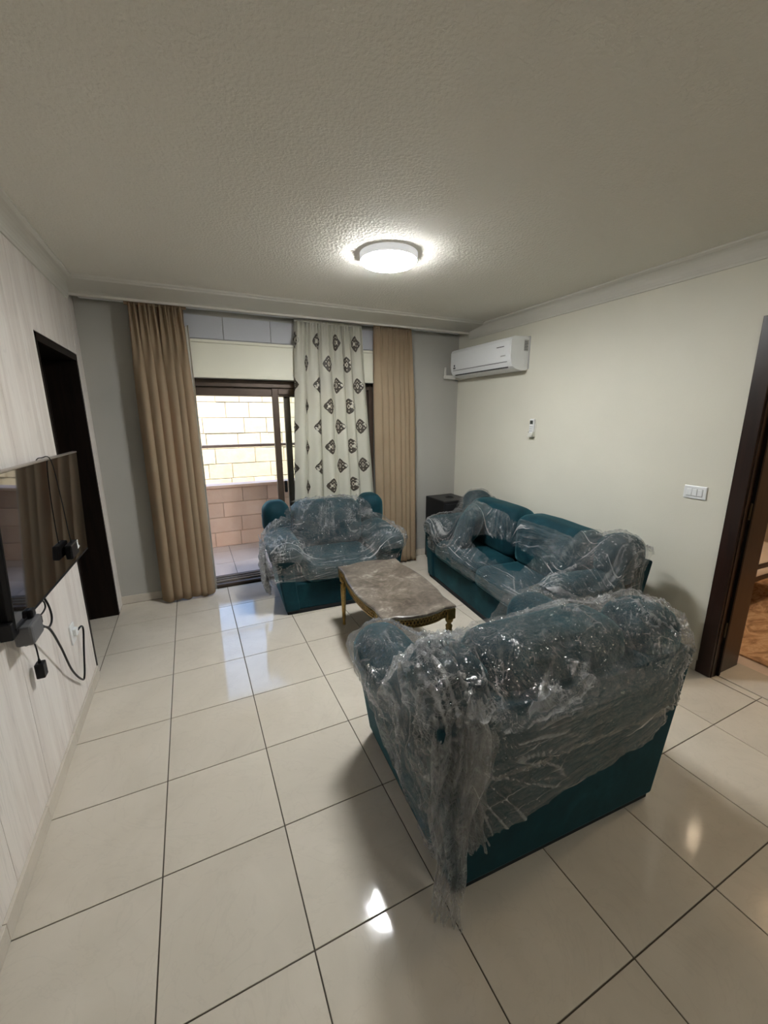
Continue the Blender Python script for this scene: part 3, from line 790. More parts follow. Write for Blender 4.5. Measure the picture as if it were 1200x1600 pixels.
# film wrapped and draped over a sofa -----------------------------------------------------------------
def film_over(sofa_t, parts, Wb, D, name, label, zlow, mask, iters, extra=None, seed=0, lift=0.008, crumple=None, layers=None, loose=None, gathers=(), taut=0.5, gain=1.0):
    hb = Wb / 2; hw = hb + 0.075 + 0.055; hd = D / 2 + 0.055
    vs = []; fs = []
    for o in parts:
        b = len(vs); vs += [v.co.copy() for v in o.data.vertices]
        fs += [[i + b for i in p.vertices] for p in o.data.polygons]
    for (o, mtx) in (extra or []):
        b = len(vs); vs += [mtx @ v.co for v in o.data.vertices]
        fs += [[i + b for i in p.vertices] for p in o.data.polygons]
    bv = BVHTree.FromPolygons(vs, fs)
    st = 0.0085
    nx, ny = int(2 * hw / st) | 1, int(2 * hd / st) | 1
    U, V = np.meshgrid(np.linspace(-1, 1, nx), np.linspace(-1, 1, ny), indexing='ij')
    c = 0.085
    Xg = U * hw * (1 - c * (V ** 6) * (U ** 4) * 0.9); Yg = V * hd * (1 - c * (U ** 6) * (V ** 4) * 1.3)
    O = np.full((nx, ny), -1.0)
    for i in range(nx):
        for j in range(ny):
            h = bv.ray_cast(Vector((Xg[i, j], Yg[i, j], 2.0)), Vector((0, 0, -1)))
            if h[0] is not None: O[i, j] = h[0].z
    # dilate
    def dil(A, k):
        B = A.copy()
        for _ in range(k):
            Cc = np.pad(B, 1, mode='edge')
            B = np.maximum.reduce([Cc[1:-1, 1:-1], Cc[:-2, 1:-1], Cc[2:, 1:-1], Cc[1:-1, :-2], Cc[1:-1, 2:]])
        return B
    Dl = dil(O, 14)
    Hh = dil(O, 5) + 0.01
    bnd = np.zeros_like(O, bool); bnd[0, :] = bnd[-1, :] = True; bnd[:, 0] = bnd[:, -1] = True
    bval = np.maximum(Dl - 0.055, 0.42)
    # smooth the rim
    for _ in range(60):
        for sl_ in ((0, slice(None)), (-1, slice(None)), (slice(None), 0), (slice(None), -1)):
            a = bval[sl_]; a[1:-1] = 0.5 * a[1:-1] + 0.25 * (a[:-2] + a[2:]); bval[sl_] = a
    Hh[bnd] = bval[bnd]
    q = 4
    Oc = O[::q, ::q].copy()
    for a_ in range(q):
        for b_ in range(q):
            t_ = O[a_::q, b_::q]; Oc[:t_.shape[0], :t_.shape[1]] = np.maximum(Oc[:t_.shape[0], :t_.shape[1]], t_)
    Bc = np.zeros_like(Oc, bool); Bc[0, :] = Bc[-1, :] = True; Bc[:, 0] = Bc[:, -1] = True
    bvc = bval[::q, ::q]; Mc = np.maximum(Oc, 0.42); Mc[Bc] = bvc[Bc]
    for _ in range(900):
        Cc = np.pad(Mc, 1, mode='edge')
        Mc = np.maximum(0.25 * (Cc[:-2, 1:-1] + Cc[2:, 1:-1] + Cc[1:-1, :-2] + Cc[1:-1, 2:]) - 0.0006, Oc + lift); Mc[Bc] = bvc[Bc]
    gi = np.minimum(np.arange(nx) / q, Mc.shape[0] - 1.001); gj = np.minimum(np.arange(ny) / q, Mc.shape[1] - 1.001)
    i0 = gi.astype(int); j0 = gj.astype(int); fi = (gi - i0)[:, None]; fj = (gj - j0)[None, :]
    Mf = (Mc[i0][:, j0] * (1 - fi) * (1 - fj) + Mc[i0 + 1][:, j0] * fi * (1 - fj) + Mc[i0][:, j0 + 1] * (1 - fi) * fj + Mc[i0 + 1][:, j0 + 1] * fi * fj)
    Al = np.array([[max(0.0, min(1.0, taut + 0.45 * noise.noise(Vector((Xg[i, j] * 4, Yg[i, j] * 4, seed * 7.3))))) for j in range(ny)] for i in range(nx)])
    Lo = np.maximum(O, 0.40)
    for _ in range(40):
        Cc = np.pad(Lo, 1, mode='edge')
        Lo = np.maximum(0.25 * (Cc[:-2, 1:-1] + Cc[2:, 1:-1] + Cc[1:-1, :-2] + Cc[1:-1, 2:]), O + lift)
    Hh = Lo + Al * np.maximum(0, Mf - Lo); Hh[bnd] = bval[bnd]
    for _ in range(iters):
        Cc = np.pad(Hh, 1, mode='edge')
        Hh = np.maximum(0.25 * (Cc[:-2, 1:-1] + Cc[2:, 1:-1] + Cc[1:-1, :-2] + Cc[1:-1, 2:]), O + lift); Hh[bnd] = bval[bnd]
    # vertices: top
    V3 = []; UV = []; CR = []; LY = []; FO = []
    def folds(x, y, z):
        best = 0.0; amp = 0.0
        for (gx, gy, gz, rad, fr) in gathers:
            dx, dy, dz = x - gx, y - gy, z - gz
            d = math.sqrt(dx * dx + dy * dy + dz * dz)
            if abs(gy) > 0.3 and y > 0.3: ang = math.atan2(dx, dz)
            else: ang = math.atan2(dx, dy)
            n1 = noise.noise(Vector((ang * fr, d * 1.3 + gx, seed * 3.1 + gz)))
            n2 = noise.noise(Vector((ang * fr * 2.7 + 5, d * 2.2, seed * 1.7)))
            r_ = max(1 - abs(n1) * 8.0, 0.7 * (1 - abs(n2) * 8.0), 0.0) * (0.55 + 0.9 * max(0, noise.noise(Vector((x * 5, y * 5, z * 5 + seed)))))
            w_ = math.exp(-d / rad) * gain
            best = max(best, r_ * w_); amp = max(amp, r_ * w_)
        return best, amp
    def rid(p, f, sd_):
        n_ = noise.noise(Vector((p[0] * f[0] + sd_, p[1] * f[1] + seed, p[2] * f[2])))
        return 1 - min(1.0, abs(n_) * 3.2)
    idx = np.zeros((nx, ny), int)
    for i in range(nx):
        for j in range(ny):
            x, y, z = Xg[i, j], Yg[i, j], Hh[i, j]
            gap = z - O[i, j]
            cr = crumple(x, y, z) if crumple else 0.8
            am = 0.012 + 0.014 * min(1, gap / 0.15)
            fo, fa = folds(x, y, z)
            dz = am * rid((x, y, z), (8, 8, 5), 3) ** 2 * (0.4 + cr) + 0.005 * rid((x + .6 * y, y, z), (4, 22, 4), 8) ** 2 + 0.014 * fa + 0.5 * am * rid((x, y, z), (21, 17, 9), 6) ** 2 * cr
            FO.append(fo ** 1.5); idx[i, j] = len(V3); V3.append((x, y, z + dz)); UV.append((x + 0.15 * y, y)); CR.append(cr); LY.append(layers(x, y, z) if layers else 1.0)
    F = [(idx[i, j], idx[i + 1, j], idx[i + 1, j + 1], idx[i, j + 1]) for i in range(nx - 1) for j in range(ny - 1)]
    # skirt
    loop = [(i, 0) for i in range(nx - 1)] + [(nx - 1, j) for j in range(ny - 1)] + [(i, ny - 1) for i in range(nx - 1, 0, -1)] + [(0, j) for j in range(ny - 1, 0, -1)]
    rows_ = 56; prev = [idx[a] for a in loop]; per = 0.0; pers = []
    for k, a in enumerate(loop):
        if k: b = loop[k - 1]; per += math.hypot(Xg[a] - Xg[b], Yg[a] - Yg[b])
        pers.append(per)
    for r in range(1, rows_ + 1):
        cur = []
        for k, a in enumerate(loop):
            x, y, zb = Xg[a], Yg[a], Hh[a]
            zl = zlow(x / hw, y / hd, pers[k]) + 0.02 * noise.noise(Vector((pers[k] * 7, seed, 1)))
            t = r / rows_; z = zb + (zl - zb) * t
            lo_ = loose(x / hw, y / hd, pers[k]) if loose else 0.0
            bl = min(1, (zb - z) / 0.14) * (1 - lo_)
            hx = hb + (0.075) * max(0, min(1, z / 0.5)) + 0.016 if z < 0.5 else hb + 0.075 + 0.03
            hy = D / 2 + 0.025 + (0.02 if z > 0.5 else 0.0)
            kx = (hx / hw) * bl + 1 - bl; ky = (hy / hd) * bl + 1 - bl
            ax_, ay_ = x * kx, y * ky
            nrm = Vector((x / hw, y / hd, 0)); m_ = max(abs(nrm.x), abs(nrm.y)); nrm = Vector((nrm.x if abs(nrm.x) > m_ * 0.93 else 0, nrm.y if abs(nrm.y) > m_ * 0.93 else 0, 0)).normalized()
            cr = (crumple(ax_, ay_, z) if crumple else 0.3)
            dsp = 0.010 * rid((pers[k], z, 0), (2.0, 26, 1), 5) * (1 - cr) + 0.016 * rid((pers[k], z, 0), (13, 7, 1), 9) * cr
            dsp += lo_ * 0.045 * noise.noise(Vector((pers[k] * 16, z * 4, seed)))
            fo, fa = folds(ax_, ay_, z); FO.append(fo ** 1.5); dsp += 0.012 * fa
            p = Vector((ax_, ay_, z)) + nrm * dsp
            cur.append(len(V3)); V3.append(p[:]); UV.append((pers[k], z - 0.17 * pers[k])); CR.append(cr); LY.append(layers(ax_, ay_, z) if layers else 1.0)
        n_ = len(loop)
        for k in range(n_): F.append((prev[k], prev[(k + 1) % n_], cur[(k + 1) % n_], cur[k]))
        prev = cur
    F = [f for f in F if not mask(*[sum(V3[i][q] for i in f) / 4 for q in range(3)])]
    used = sorted({i for f in F for i in f}); rm = {u: k for k, u in enumerate(used)}
    V3 = [V3[i] for i in used]; UV = [UV[i] for i in used]; CR = [CR[i] for i in used]; LY = [LY[i] for i in used]; FO = [FO[i] for i in used]
    F = [[rm[i] for i in f] for f in F]
    root = empty(name, sofa_t.location, sofa_t.rotation_euler.z); tag(root, label, 'plastic wrap', 'stretch film covers on the seating')
    sheet('film_sheet', V3, F, UV, CR, LY, root, FO)
    return root
def sheet(nm, V3, F, UV, CR, LY, root, FO=None):
    if FO is None: FO = [0.25] * len(V3)
    me = bpy.data.meshes.new(nm); me.from_pydata(V3, [], F); me.materials.append(M_FILM)
    me.polygons.foreach_set('use_smooth', [True] * len(F))
    uvl = me.uv_layers.new(name='UVMap')
    li = np.zeros(len(me.loops), np.int32); me.loops.foreach_get('vertex_index', li)
    uvl.data.foreach_set('uv', np.array(UV, np.float32)[li].ravel())
    for an, arr in (('crumple', CR), ('layers', LY), ('fold', FO)):
        at = me.attributes.new(an, 'FLOAT', 'POINT'); at.data.foreach_set('value', np.array(arr, np.float32))
    me.update()
    o = bpy.data.objects.new(nm, me); COL.objects.link(o); o.parent = root
    return o
def loose_strip(root, path, widths, pleats, depth, seed, nm='film_tail', out=None):
    """bunched hanging strip of film: pleated ribbon swept along a path"""
    rnd = random.Random(seed); n = 90; m = len(path)
    V3 = []; F = []; UV = []; CR = []; LY = []
    K = 60
    for k in range(K + 1):
        t = k / K * (m - 1); i = min(int(t), m - 2); f = t - i
        c = Vector(path[i]).lerp(Vector(path[i + 1]), f); wd = widths[i] + (widths[i + 1] - widths[i]) * f
        for q in range(n + 1):
            s = q / n - 0.5
            zig = math.sin(2 * math.pi * pleats * s + 1.5 * noise.noise(Vector((s * 6, k / K * 3, seed)))) * depth
            zig += 0.02 * noise.noise(Vector((s * 20, k / K * 9, seed + 5)))
            a = out or (1, 0, 0); b = (-a[1], a[0], 0)
            wob = 0.02 * noise.noise(Vector((k / K * 5, s * 3, seed + 2)))
            e = 0.035 * noise.noise(Vector((s * 9, 3, seed))) * (k / K) ** 3
            V3.append((c.x + a[0] * (s * wd + wob) + b[0] * zig, c.y + a[1] * (s * wd + wob) + b[1] * zig, c.z + e))
            UV.append((s * 0.3, c.z)); CR.append(0.55); LY.append(1.5)
    for k in range(K):
        for q in range(n): F.append((k * (n + 1) + q, k * (n + 1) + q + 1, (k + 1) * (n + 1) + q + 1, (k + 1) * (n + 1) + q))
    return sheet(nm, V3, F, UV, CR, LY, root)

nz3 = lambda x, y, z, f, sd: noise.noise(Vector((x * f + sd, y * f, z * f)))

# --- armchair in front (back towards the camera): front faces +y
rC = math.radians(180 - 3.2)
cC = Vector((1.46, 0.33, 0))
aC, pC = sofa('armchair', cC, rC, 1.02, 0.86, 1, 'teal velvet armchair nearest the camera, seen from behind, wrapped in film', 'armchair')
# local: +x is world -x.  back edge (local y+) is towards the camera
fC = film_over(aC, pC, 1.02, 0.86, 'stretch_film', 'crumpled clear stretch film around the nearest armchair, trailing to the floor',
    zlow=lambda u, v, s: (0.31 - 0.095 * u if v > 0.93 else (max(0.10, 0.27 - 0.25 * v) if u > 0.93 else 0.40)),
    mask=lambda x, y, z: False, iters=25, taut=0.8, seed=1, gain=1.8,
    crumple=lambda x, y, z: max(0.03, min(1, (0.05 + 0.8 * max(0, min(1, (z - 0.64) / 0.10)) if y > 0.37 else 0.85) + 0.9 * max(0, x - 0.22) * (1 if y > 0 else 0.6) + 0.35 * nz3(x, y, z, 4, 2))),
    layers=lambda x, y, z: max(0.4, 1.0 + 0.8 * nz3(x, y, z, 3, 6) + (0.15 if y > 0.36 and z < 0.72 else 0) + 0.7 * max(0, 1 - abs(x - 0.52) / 0.16) * (1 if y > 0.1 else 0)),
    gathers=[(0.54, 0.45, 0.62, 0.60, 5.5), (0.50, 0.05, 0.66, 0.30, 5.0), (-0.50, 0.42, 0.80, 0.40, 5.0)])
loose_strip(fC, [(0.48, 0.40, 0.80), (0.525, 0.470, 0.72), (0.555, 0.492, 0.60), (0.572, 0.492, 0.45), (0.562, 0.487, 0.26), (0.566, 0.487, 0.12), (0.572, 0.492, 0.02)], [0.12, 0.17, 0.16, 0.13, 0.10, 0.085, 0.11], 4, 0.016, 4, out=(0.8, -0.6, 0))
loose_strip(fC, [(0.44, 0.41, 0.76), (0.455, 0.470, 0.66), (0.485, 0.482, 0.48), (0.478, 0.480, 0.36), (0.462, 0.480, 0.255)], [0.08, 0.12, 0.10, 0.09, 0.12], 3, 0.012, 9, out=(1, -0.1, 0))

# --- armchair at the back, in front of the balcony door
rA = math.radians(-3.5)
aA, pA = sofa('armchair', (1.385, 2.62, 0), rA, 1.02, 0.78, 1, 'teal velvet armchair by the balcony door, half wrapped in film', 'armchair')
fA = film_over(aA, pA, 1.02, 0.78, 'stretch_film', 'crumpled clear stretch film over the armchair by the balcony door',
    zlow=lambda u, v, s: (0.30 - 0.02 * u if v < -0.9 else 0.30),
    mask=lambda x, y, z: (z > 0.56 and y > 0.02 and abs(x - 0.02) + 0.10 * nz3(x, y, z, 7, 3) > 0.40 - 1.25 * max(0, z - 0.80) + 0.15 * max(0, 0.8 - z)) or (y > 0.30 and z < 0.85),
    iters=25, taut=0.72, seed=2, gathers=[(0.03, 0.24, 0.90, 0.80, 5.5), (-0.62, -0.05, 0.55, 0.40, 6.0), (0.60, -0.40, 0.50, 0.45, 6.0), (-0.5, -0.45, 0.45, 0.35, 6.0)],
    crumple=lambda x, y, z: max(0.05, min(1, 0.55 + 0.35 * nz3(x, y, z, 5, 7) + 0.35 * (1 if y > -0.05 else 0) - 0.45 * (1 if y < -0.36 else 0))),
    layers=lambda x, y, z: 1.5 + 0.9 * nz3(x, y, z, 4, 1) + (0.6 if x < -0.5 else 0) + (0.8 if y < -0.36 and z > 0.40 else 0),
    loose=lambda u, v, s: 0.8 if u < -0.9 else 0.0)
loose_strip(fA, [(-0.655, -0.22, 0.60), (-0.665, -0.22, 0.45), (-0.66, -0.22, 0.33), (-0.63, -0.24, 0.20)], [0.34, 0.32, 0.24, 0.10], 5, 0.018, 14, out=(0.1, 1, 0))

# --- loveseat along the right wall
uB = Vector((-0.105, -0.9945, 0)); 
rB = math.radians(-90 - 6.0) + 0.0
LB, DB = 1.82, 0.70
nB = Vector((0.9945, -0.105, 0))
cB = Vector((2.395, 2.53, 0)) + uB * (LB / 2) + nB * (DB / 2)
aB, pB = sofa('loveseat', cB, rB, LB, DB, 2, 'teal velvet two-seat sofa against the cream wall, loosely wrapped in film', 'sofa')
# throw pillow leaning in the far corner of the loveseat
tp = puff(MB(), -0.22, 0.22, -0.075, 0.075, -0.20, 0.20, 0.07, (0, 0.5, 0), 10)
tpo = tp.build('throw_pillow', M_VELVET); tag(tpo, 'teal throw pillow under the film in the far corner of the loveseat', 'pillow')
TPM = Matrix.Translation((-0.50, -0.10, 0.645)) @ Matrix.Rotation(math.radians(-38), 4, 'Z') @ Matrix.Rotation(math.radians(-22), 4, 'X')
tpo.matrix_world = Matrix.Translation(cB) @ Matrix.Rotation(rB, 4, 'Z') @ TPM
fB = film_over(aB, pB, LB, DB, 'stretch_film', 'clear stretch film pulled in bands around the loveseat by the cream wall',
    zlow=lambda u, v, s: (0.335 if v < -0.9 else 0.30),
    mask=lambda x, y, z: (z > 0.70 and -0.62 + 0.05 * nz3(x, y, z, 8, 1) < x < 0.66 and y > 0.02 and z > 0.80 - 0.14 * (x + 0.1) * (x > -0.6)) or (y > 0.28 and z < 0.8) or (-0.42 < x < 0.42 and -0.22 + 0.06 * nz3(x, y, z, 6, 4) < y < 0.02 and z < 0.62),
    iters=25, taut=0.35, seed=3, gathers=[(-0.32, 0.12, 0.68, 0.55, 5.5), (0.95, 0.22, 0.66, 0.50, 6.0), (-0.95, -0.38, 0.52, 0.60, 6.0), (0.80, -0.45, 0.50, 0.45, 6.0)], extra=[(tpo, TPM)],
    crumple=lambda x, y, z: max(0.0, min(1, 0.22 + 0.7 * nz3(x, y, z, 4, 9) + (0.35 if abs(x) > 0.66 else 0) - (0.6 if y < -0.26 or -0.08 < y < 0.16 else 0))),
    layers=lambda x, y, z: max(0.3, 1.2 + 0.9 * nz3(x, y, z, 3, 3) + (0.35 if abs(x) > 0.62 else 0) + (1.3 if y < -0.27 and z > 0.37 else 0) + (0.7 if -0.08 < y < 0.16 and x > -0.4 else 0)))

# ------------------------------------------------------------------ coffee table
tb = empty('coffee_table', (1.445, 1.475, 0)); tag(tb, 'low coffee table with grey-brown marble top and gilded frame between the sofas', 'table')
tb.rotation_euler.z = math.radians(-3.0)
HX, HY = 0.250, 0.475
def outline(ins=0.0, nn=26):
    pts = []
    hx, hy = HX - ins, HY - ins
    def og(t, a):            # serpentine: pinched next to the corners, swelling mid-side
        return a * (0.5 - 0.5 * math.cos(2 * math.pi * t)) - 0.35 * a * math.exp(-((t - 0.16) / 0.06) ** 2) - 0.35 * a * math.exp(-((t - 0.84) / 0.06) ** 2)
    for k in range(nn): t = k / nn; pts.append((-hx + 2 * hx * t, -hy - og(t, 0.034)))
    for k in range(nn): t = k / nn; pts.append((hx + og(t, 0.030), -hy + 2 * hy * t))
    for k in range(nn): t = k / nn; pts.append((hx - 2 * hx * t, hy + og(t, 0.034)))
    for k in range(nn): t = k / nn; pts.append((-hx - og(t, 0.030), hy - 2 * hy * t))
    return pts
def ring(m, ins0, z0, ins1, z1, mi=0):
    a, b = outline(ins0), outline(ins1); n = len(a)
    m.add([(p[0], p[1], z0) for p in a] + [(p[0], p[1], z1) for p in b], [(i, (i + 1) % n, n + (i + 1) % n, n + i) for i in range(n)], mi, True)
TZ = 0.50
m = MB()
prof = [(0.012, TZ - 0.022), (0.002, TZ - 0.018), (0.0, TZ - 0.010), (0.003, TZ - 0.003), (0.010, TZ)]
for a, b in zip(prof[:-1], prof[1:]): ring(m, a[0], a[1], b[0], b[1])
ol = outline(0.010); m.add([(p[0], p[1], TZ) for p in ol], [tuple(range(len(ol)))]); ol = outline(0.012); m.add([(p[0], p[1], TZ - 0.022) for p in ol], [tuple(range(len(ol)))[::-1]])
m.build('table_top', M_MARB, tb)
m = MB()
for a, b in [((0.006, TZ - 0.020), (0.004, TZ - 0.026)), ((0.004, TZ - 0.026), (0.010, TZ - 0.031)), ((0.010, TZ - 0.031), (0.03, TZ - 0.031)), ((0.03, TZ - 0.02), (0.006, TZ - 0.020))]: ring(m, a[0], a[1], b[0], b[1])
ap0 = m.build('top_moulding', M_GOLDB, tb)
m = MB()
for a, b in [((0.016, TZ - 0.030), (0.016, TZ - 0.078)), ((0.016, TZ - 0.078), (0.034, TZ - 0.078)), ((0.034, TZ - 0.078), (0.034, TZ - 0.030))]: ring(m, a[0], a[1], b[0], b[1])
apron = m.build('apron', M_GOLDD, tb)
m = MB()
for a, b in [((0.008, TZ - 0.074), (0.008, TZ - 0.082)), ((0.008, TZ - 0.082), (0.036, TZ - 0.082)), ((0.036, TZ - 0.082), (0.036, TZ - 0.074)), ((0.036, TZ - 0.074), (0.008, TZ - 0.074))]: ring(m, a[0], a[1], b[0], b[1])
m.build('lower_moulding', M_GOLD, apron)
# pierced scroll work: crossing wavy strands and beads along the apron
pl = outline(0.014, 52); n = len(pl)
m = MB()
def along(d):
    return None
cum = [0]
for i in range(n): cum.append(cum[-1] + math.dist(pl[i], pl[(i + 1) % n]))
tot = cum[-1]
def at_len(d):
    d %= tot; i = max(0, np.searchsorted(cum, d) - 1); f = (d - cum[i]) / max(1e-9, cum[i + 1] - cum[i])
    a, b = pl[i % n], pl[(i + 1) % n]; return (a[0] + (b[0] - a[0]) * f, a[1] + (b[1] - a[1]) * f)
waves = round(tot / 0.045)
for sg in (0, math.pi):
    pts = []
    for k in range(waves * 8 + 1):
        d = tot * k / (waves * 8); p = at_len(d)
        pts.append((p[0], p[1], TZ - 0.053 + 0.017 * math.sin(2 * math.pi * waves * d / tot + sg)))
    m.tube(pts, 0.0042, 5, 0, False)
m.build('scroll_work', M_GOLD, apron)
for sx in (-1, 1):
    for sy in (-1, 1):
        x, y = sx * (HX - 0.030), sy * (HY - 0.030)
        lg = MB().lathe([(0.010, 0.0), (0.013, 0.012), (0.010, 0.022), (0.0125, 0.05), (0.020, 0.33), (0.023, 0.352), (0.015, 0.36), (0.013, 0.372), (0.023, 0.380), (0.027, 0.395), (0.023, 0.408)], 14, x, y).build('leg', M_GOLD, tb)
        MB().box(x - 0.029, x + 0.029, y - 0.029, y + 0.029, 0.405, 0.476, 0.004).build('corner_block', M_GOLD, lg)
        fm = MB()
        for k in range(8):
            a = 2 * math.pi * k / 8
            fm.tube([(x + 0.0125 * math.cos(a), y + 0.0125 * math.sin(a), 0.055), (x + 0.0205 * math.cos(a), y + 0.0205 * math.sin(a), 0.325)], [0.0018, 0.0028], 5)
        fm.build('fluting', M_GOLDB, lg)

# ------------------------------------------------------------------ loudspeaker box in the corner
sp = empty('speaker_box', (2.88, 2.88, 0)); tag(sp, 'black box-shaped speaker cabinet standing in the back corner', 'speaker')
MB().box(-0.18, 0.18, -0.19, 0.20, 0.018, 0.75, 0.012).build('cabinet', M_SPK, sp)
MB().box(-0.165, 0.165, -0.203, -0.189, 0.05, 0.72, 0.006).build('grille', M_SPKG, sp)
hp = MB().lathe([(0.050, 0.0), (0.050, 0.004), (0.042, 0.005), (0.036, -0.001), (0.010, -0.002)], 24).build('port_ring', M_BPL, sp, (0.02, 0.0, 0.7505))
for sx in (-0.15, 0.15):
    for sy in (-0.16, 0.17):
        MB().lathe([(0.02, 0), (0.022, 0.018)], 12, sx, sy).build('foot', M_BPL, sp)

# ------------------------------------------------------------------ air conditioner
ac = empty('air_conditioner', (XR, 2.53, 2.06)); tag(ac, 'white split air conditioner high on the cream wall', 'air conditioner')
L2 = 0.47
prof = [(0, 0.02), (0, 0.295), (-0.05, 0.300), (-0.175, 0.296), (-0.200, 0.285), (-0.212, 0.26), (-0.214, 0.12), (-0.206, 0.075), (-0.185, 0.040), (-0.15, 0.018), (-0.08, 0.006), (-0.02, 0.008)]
MB().extrude(prof, 1, -L2, L2, 0, False).build('body', M_WPL, ac)
fp = [(-0.205, 0.284), (-0.2165, 0.26), (-0.2185, 0.12), (-0.212, 0.085), (-0.206, 0.085), (-0.2125, 0.12), (-0.2105, 0.26)]
MB().extrude(fp, 1, -L2 + 0.012, L2 - 0.012).build('front_panel', M_WPL, ac)
vn = MB().extrude([(-0.2085, 0.080), (-0.188, 0.040), (-0.184, 0.043), (-0.204, 0.082)], 1, -L2 + 0.06, L2 - 0.05).build('louver', M_WPL, ac)
MB().extrude([(-0.2095, 0.0835), (-0.2085, 0.0790), (-0.2045, 0.0790), (-0.2045, 0.0835)], 1, -L2 + 0.05, L2 - 0.04).build('louver_gap', M_INK, ac)
MB().extrude([(-0.188, 0.0385), (-0.181, 0.030), (-0.178, 0.032), (-0.184, 0.041)], 1, -L2 + 0.06, L2 - 0.05).build('louver_gap', M_INK, ac)
MB().box(-0.2195, -0.217, -L2 + 0.09, -L2 + 0.19, 0.213, 0.219).build('display_line', M_INK, ac)
lg = MB()
for k in range(6): lg.box(-0.2200, -0.2175, -L2 + 0.065 + k * 0.011, -L2 + 0.073 + k * 0.011, 0.130, 0.140)
lg.build('brand_print', M_GPL, ac)
lg = MB(); lg.lathe([(0.012, 0), (0.012, 0.002)], 12); lg.v = [(-0.2165 - v[2], L2 - 0.075 + v[0], 0.128 + v[1]) for v in lg.v]
for k in (-1, 0, 1): lg.box(-0.2195, -0.2165, L2 - 0.079 + k * 0.014, L2 - 0.071 + k * 0.014, 0.095, 0.112)
lg.build('logo_mark', M_INK, ac)
st = MB().box(-0.062, -0.012, -L2 - 0.0015, -L2 + 0.001, 0.175, 0.270).build('rating_label', M_GPL, ac)
for k in range(6): MB().box(-0.058, -0.020 - 0.006 * (k % 2), -L2 - 0.0025, -L2 - 0.001, 0.185 + 0.013 * k, 0.190 + 0.013 * k).build('label_text', M_INK, st)
MB().box(-0.060, -0.012, -L2 - 0.004, -L2 + 0.002, 0.04, 0.10, 0.003).build('side_cover', M_WPL, ac)
MB().box(-0.004, 0.0, -L2 - 0.012, L2 - 0.1, 0.02, 0.305, 0.001).build('mounting_plate', M_GPL, ac)
# pipe cover running from the unit to the back wall
pc = MB().box(2.955, XR - 0.006, YB - 0.05, YB, 2.070, 2.110, 0.006)
pc.box(2.960, 2.982, YB - 0.022, YB, 2.110, 2.20, 0.004)
pc.tube([(XR - 0.03, 2.96, 2.085), (XR - 0.03, 3.08, 2.08), (XR - 0.05, 3.12, 2.085)], 0.022, 10)
tag(pc.build('pipe_cover', M_WPL2), 'cream pipe trunking on the grey wall beside the air conditioner', 'pipe cover')

# remote in its wall holder
rm_ = empty('remote_control', (XR, 1.935, 1.465)); tag(rm_, 'white air conditioner remote in a wall holder under the unit', 'remote')
MB().box(-0.028, -0.006, -0.026, 0.026, 0.018, 0.165, 0.006).build('body', M_WPL, rm_)
MB().box(-0.0290, -0.0275, -0.018, 0.018, 0.118, 0.152).build('display', M_LCD, rm_)
for r in range(3):
    for q in (-1, 0, 1): MB().box(-0.0295, -0.0275, q * 0.013 - 0.004, q * 0.013 + 0.004, 0.052 + r * 0.019, 0.062 + r * 0.019, 0.001).build('button', M_GPL, rm_)
hl = MB(); hl.box(-0.006, -0.0005, -0.031, 0.031, 0.0, 0.13, 0.002); hl.box(-0.036, -0.006, -0.031, -0.027, 0.0, 0.05, 0.001); hl.box(-0.036, -0.006, 0.027, 0.031, 0.0, 0.05, 0.001); hl.box(-0.036, -0.006, -0.031, 0.031, 0.0, 0.005, 0.001); hl.box(-0.036, -0.031, -0.031, 0.031, 0.0, 0.04, 0.001)
tag(hl.build('remote_holder', M_WPL2, None, (XR, 1.935, 1.465)), 'white wall holder carrying the air conditioner remote', 'holder')

# light switch
sw_ = empty('light_switch', (XR, 0.512, 1.176)); tag(sw_, 'white wide light switch on the cream wall left of the right doorway', 'switch')
MB().box(-0.011, -0.0005, -0.066, 0.066, -0.042, 0.042, 0.005).build('plate', M_WPL, sw_)
MB().box(-0.0125, -0.009, -0.047, 0.047, -0.025, 0.025, 0.002).build('inner_frame', M_GPL, sw_)
for (a, b) in [(0.016, 0.045), (-0.0145, 0.0145), (-0.045, -0.016)]:
    r_ = MB().box(-0.0165, -0.011, a, b, -0.022, 0.022, 0.003).build('rocker', M_WPL, sw_)

# ------------------------------------------------------------------ television on the left wall
tv = empty('television', (-0.376, 1.40, 1.18)); tag(tv, 'flat black television tilted on the panelled wall, reflecting the room', 'television')
tv.rotation_euler = (0, math.radians(2.8), math.radians(-1.6))
hw_, hh_ = 0.535, 0.292
MB().box(-0.014, 0.006, -hw_, hw_, -hh_, hh_, 0.004).build('frame', M_BPL, tv)
MB().box(-0.0135, 0.0092, -hw_ + 0.001, hw_ - 0.001, hh_ - 0.005, hh_ + 0.0015, 0.0015).build('top_edge', M_TVB, tv)
MB().box(0.0055, 0.0085, -hw_ + 0.006, hw_ - 0.006, -hh_ + 0.012, hh_ - 0.006, 0.001).build('screen', M_SCREEN, tv)
MB().box(0.0055, 0.0088, -hw_ + 0.006, hw_ - 0.006, -hh_ + 0.001, -hh_ + 0.012).build('bottom_bezel', M_BPL, tv)
bk = MB()
bk.extrude([(-hw_ + 0.002, -0.013), (-hw_ + 0.03, -0.045), (hw_ - 0.03, -0.045), (hw_ - 0.002, -0.013)], 2, -hh_ + 0.003, 0.14)
bk.v = [(v[1], v[0], v[2]) for v in bk.v]
bk.build('back_housing', M_BPL, tv)
MB().box(-0.066, -0.044, -0.2, 0.2, -0.16, 0.10, 0.004).build('wall_bracket', M_BPL, tv)

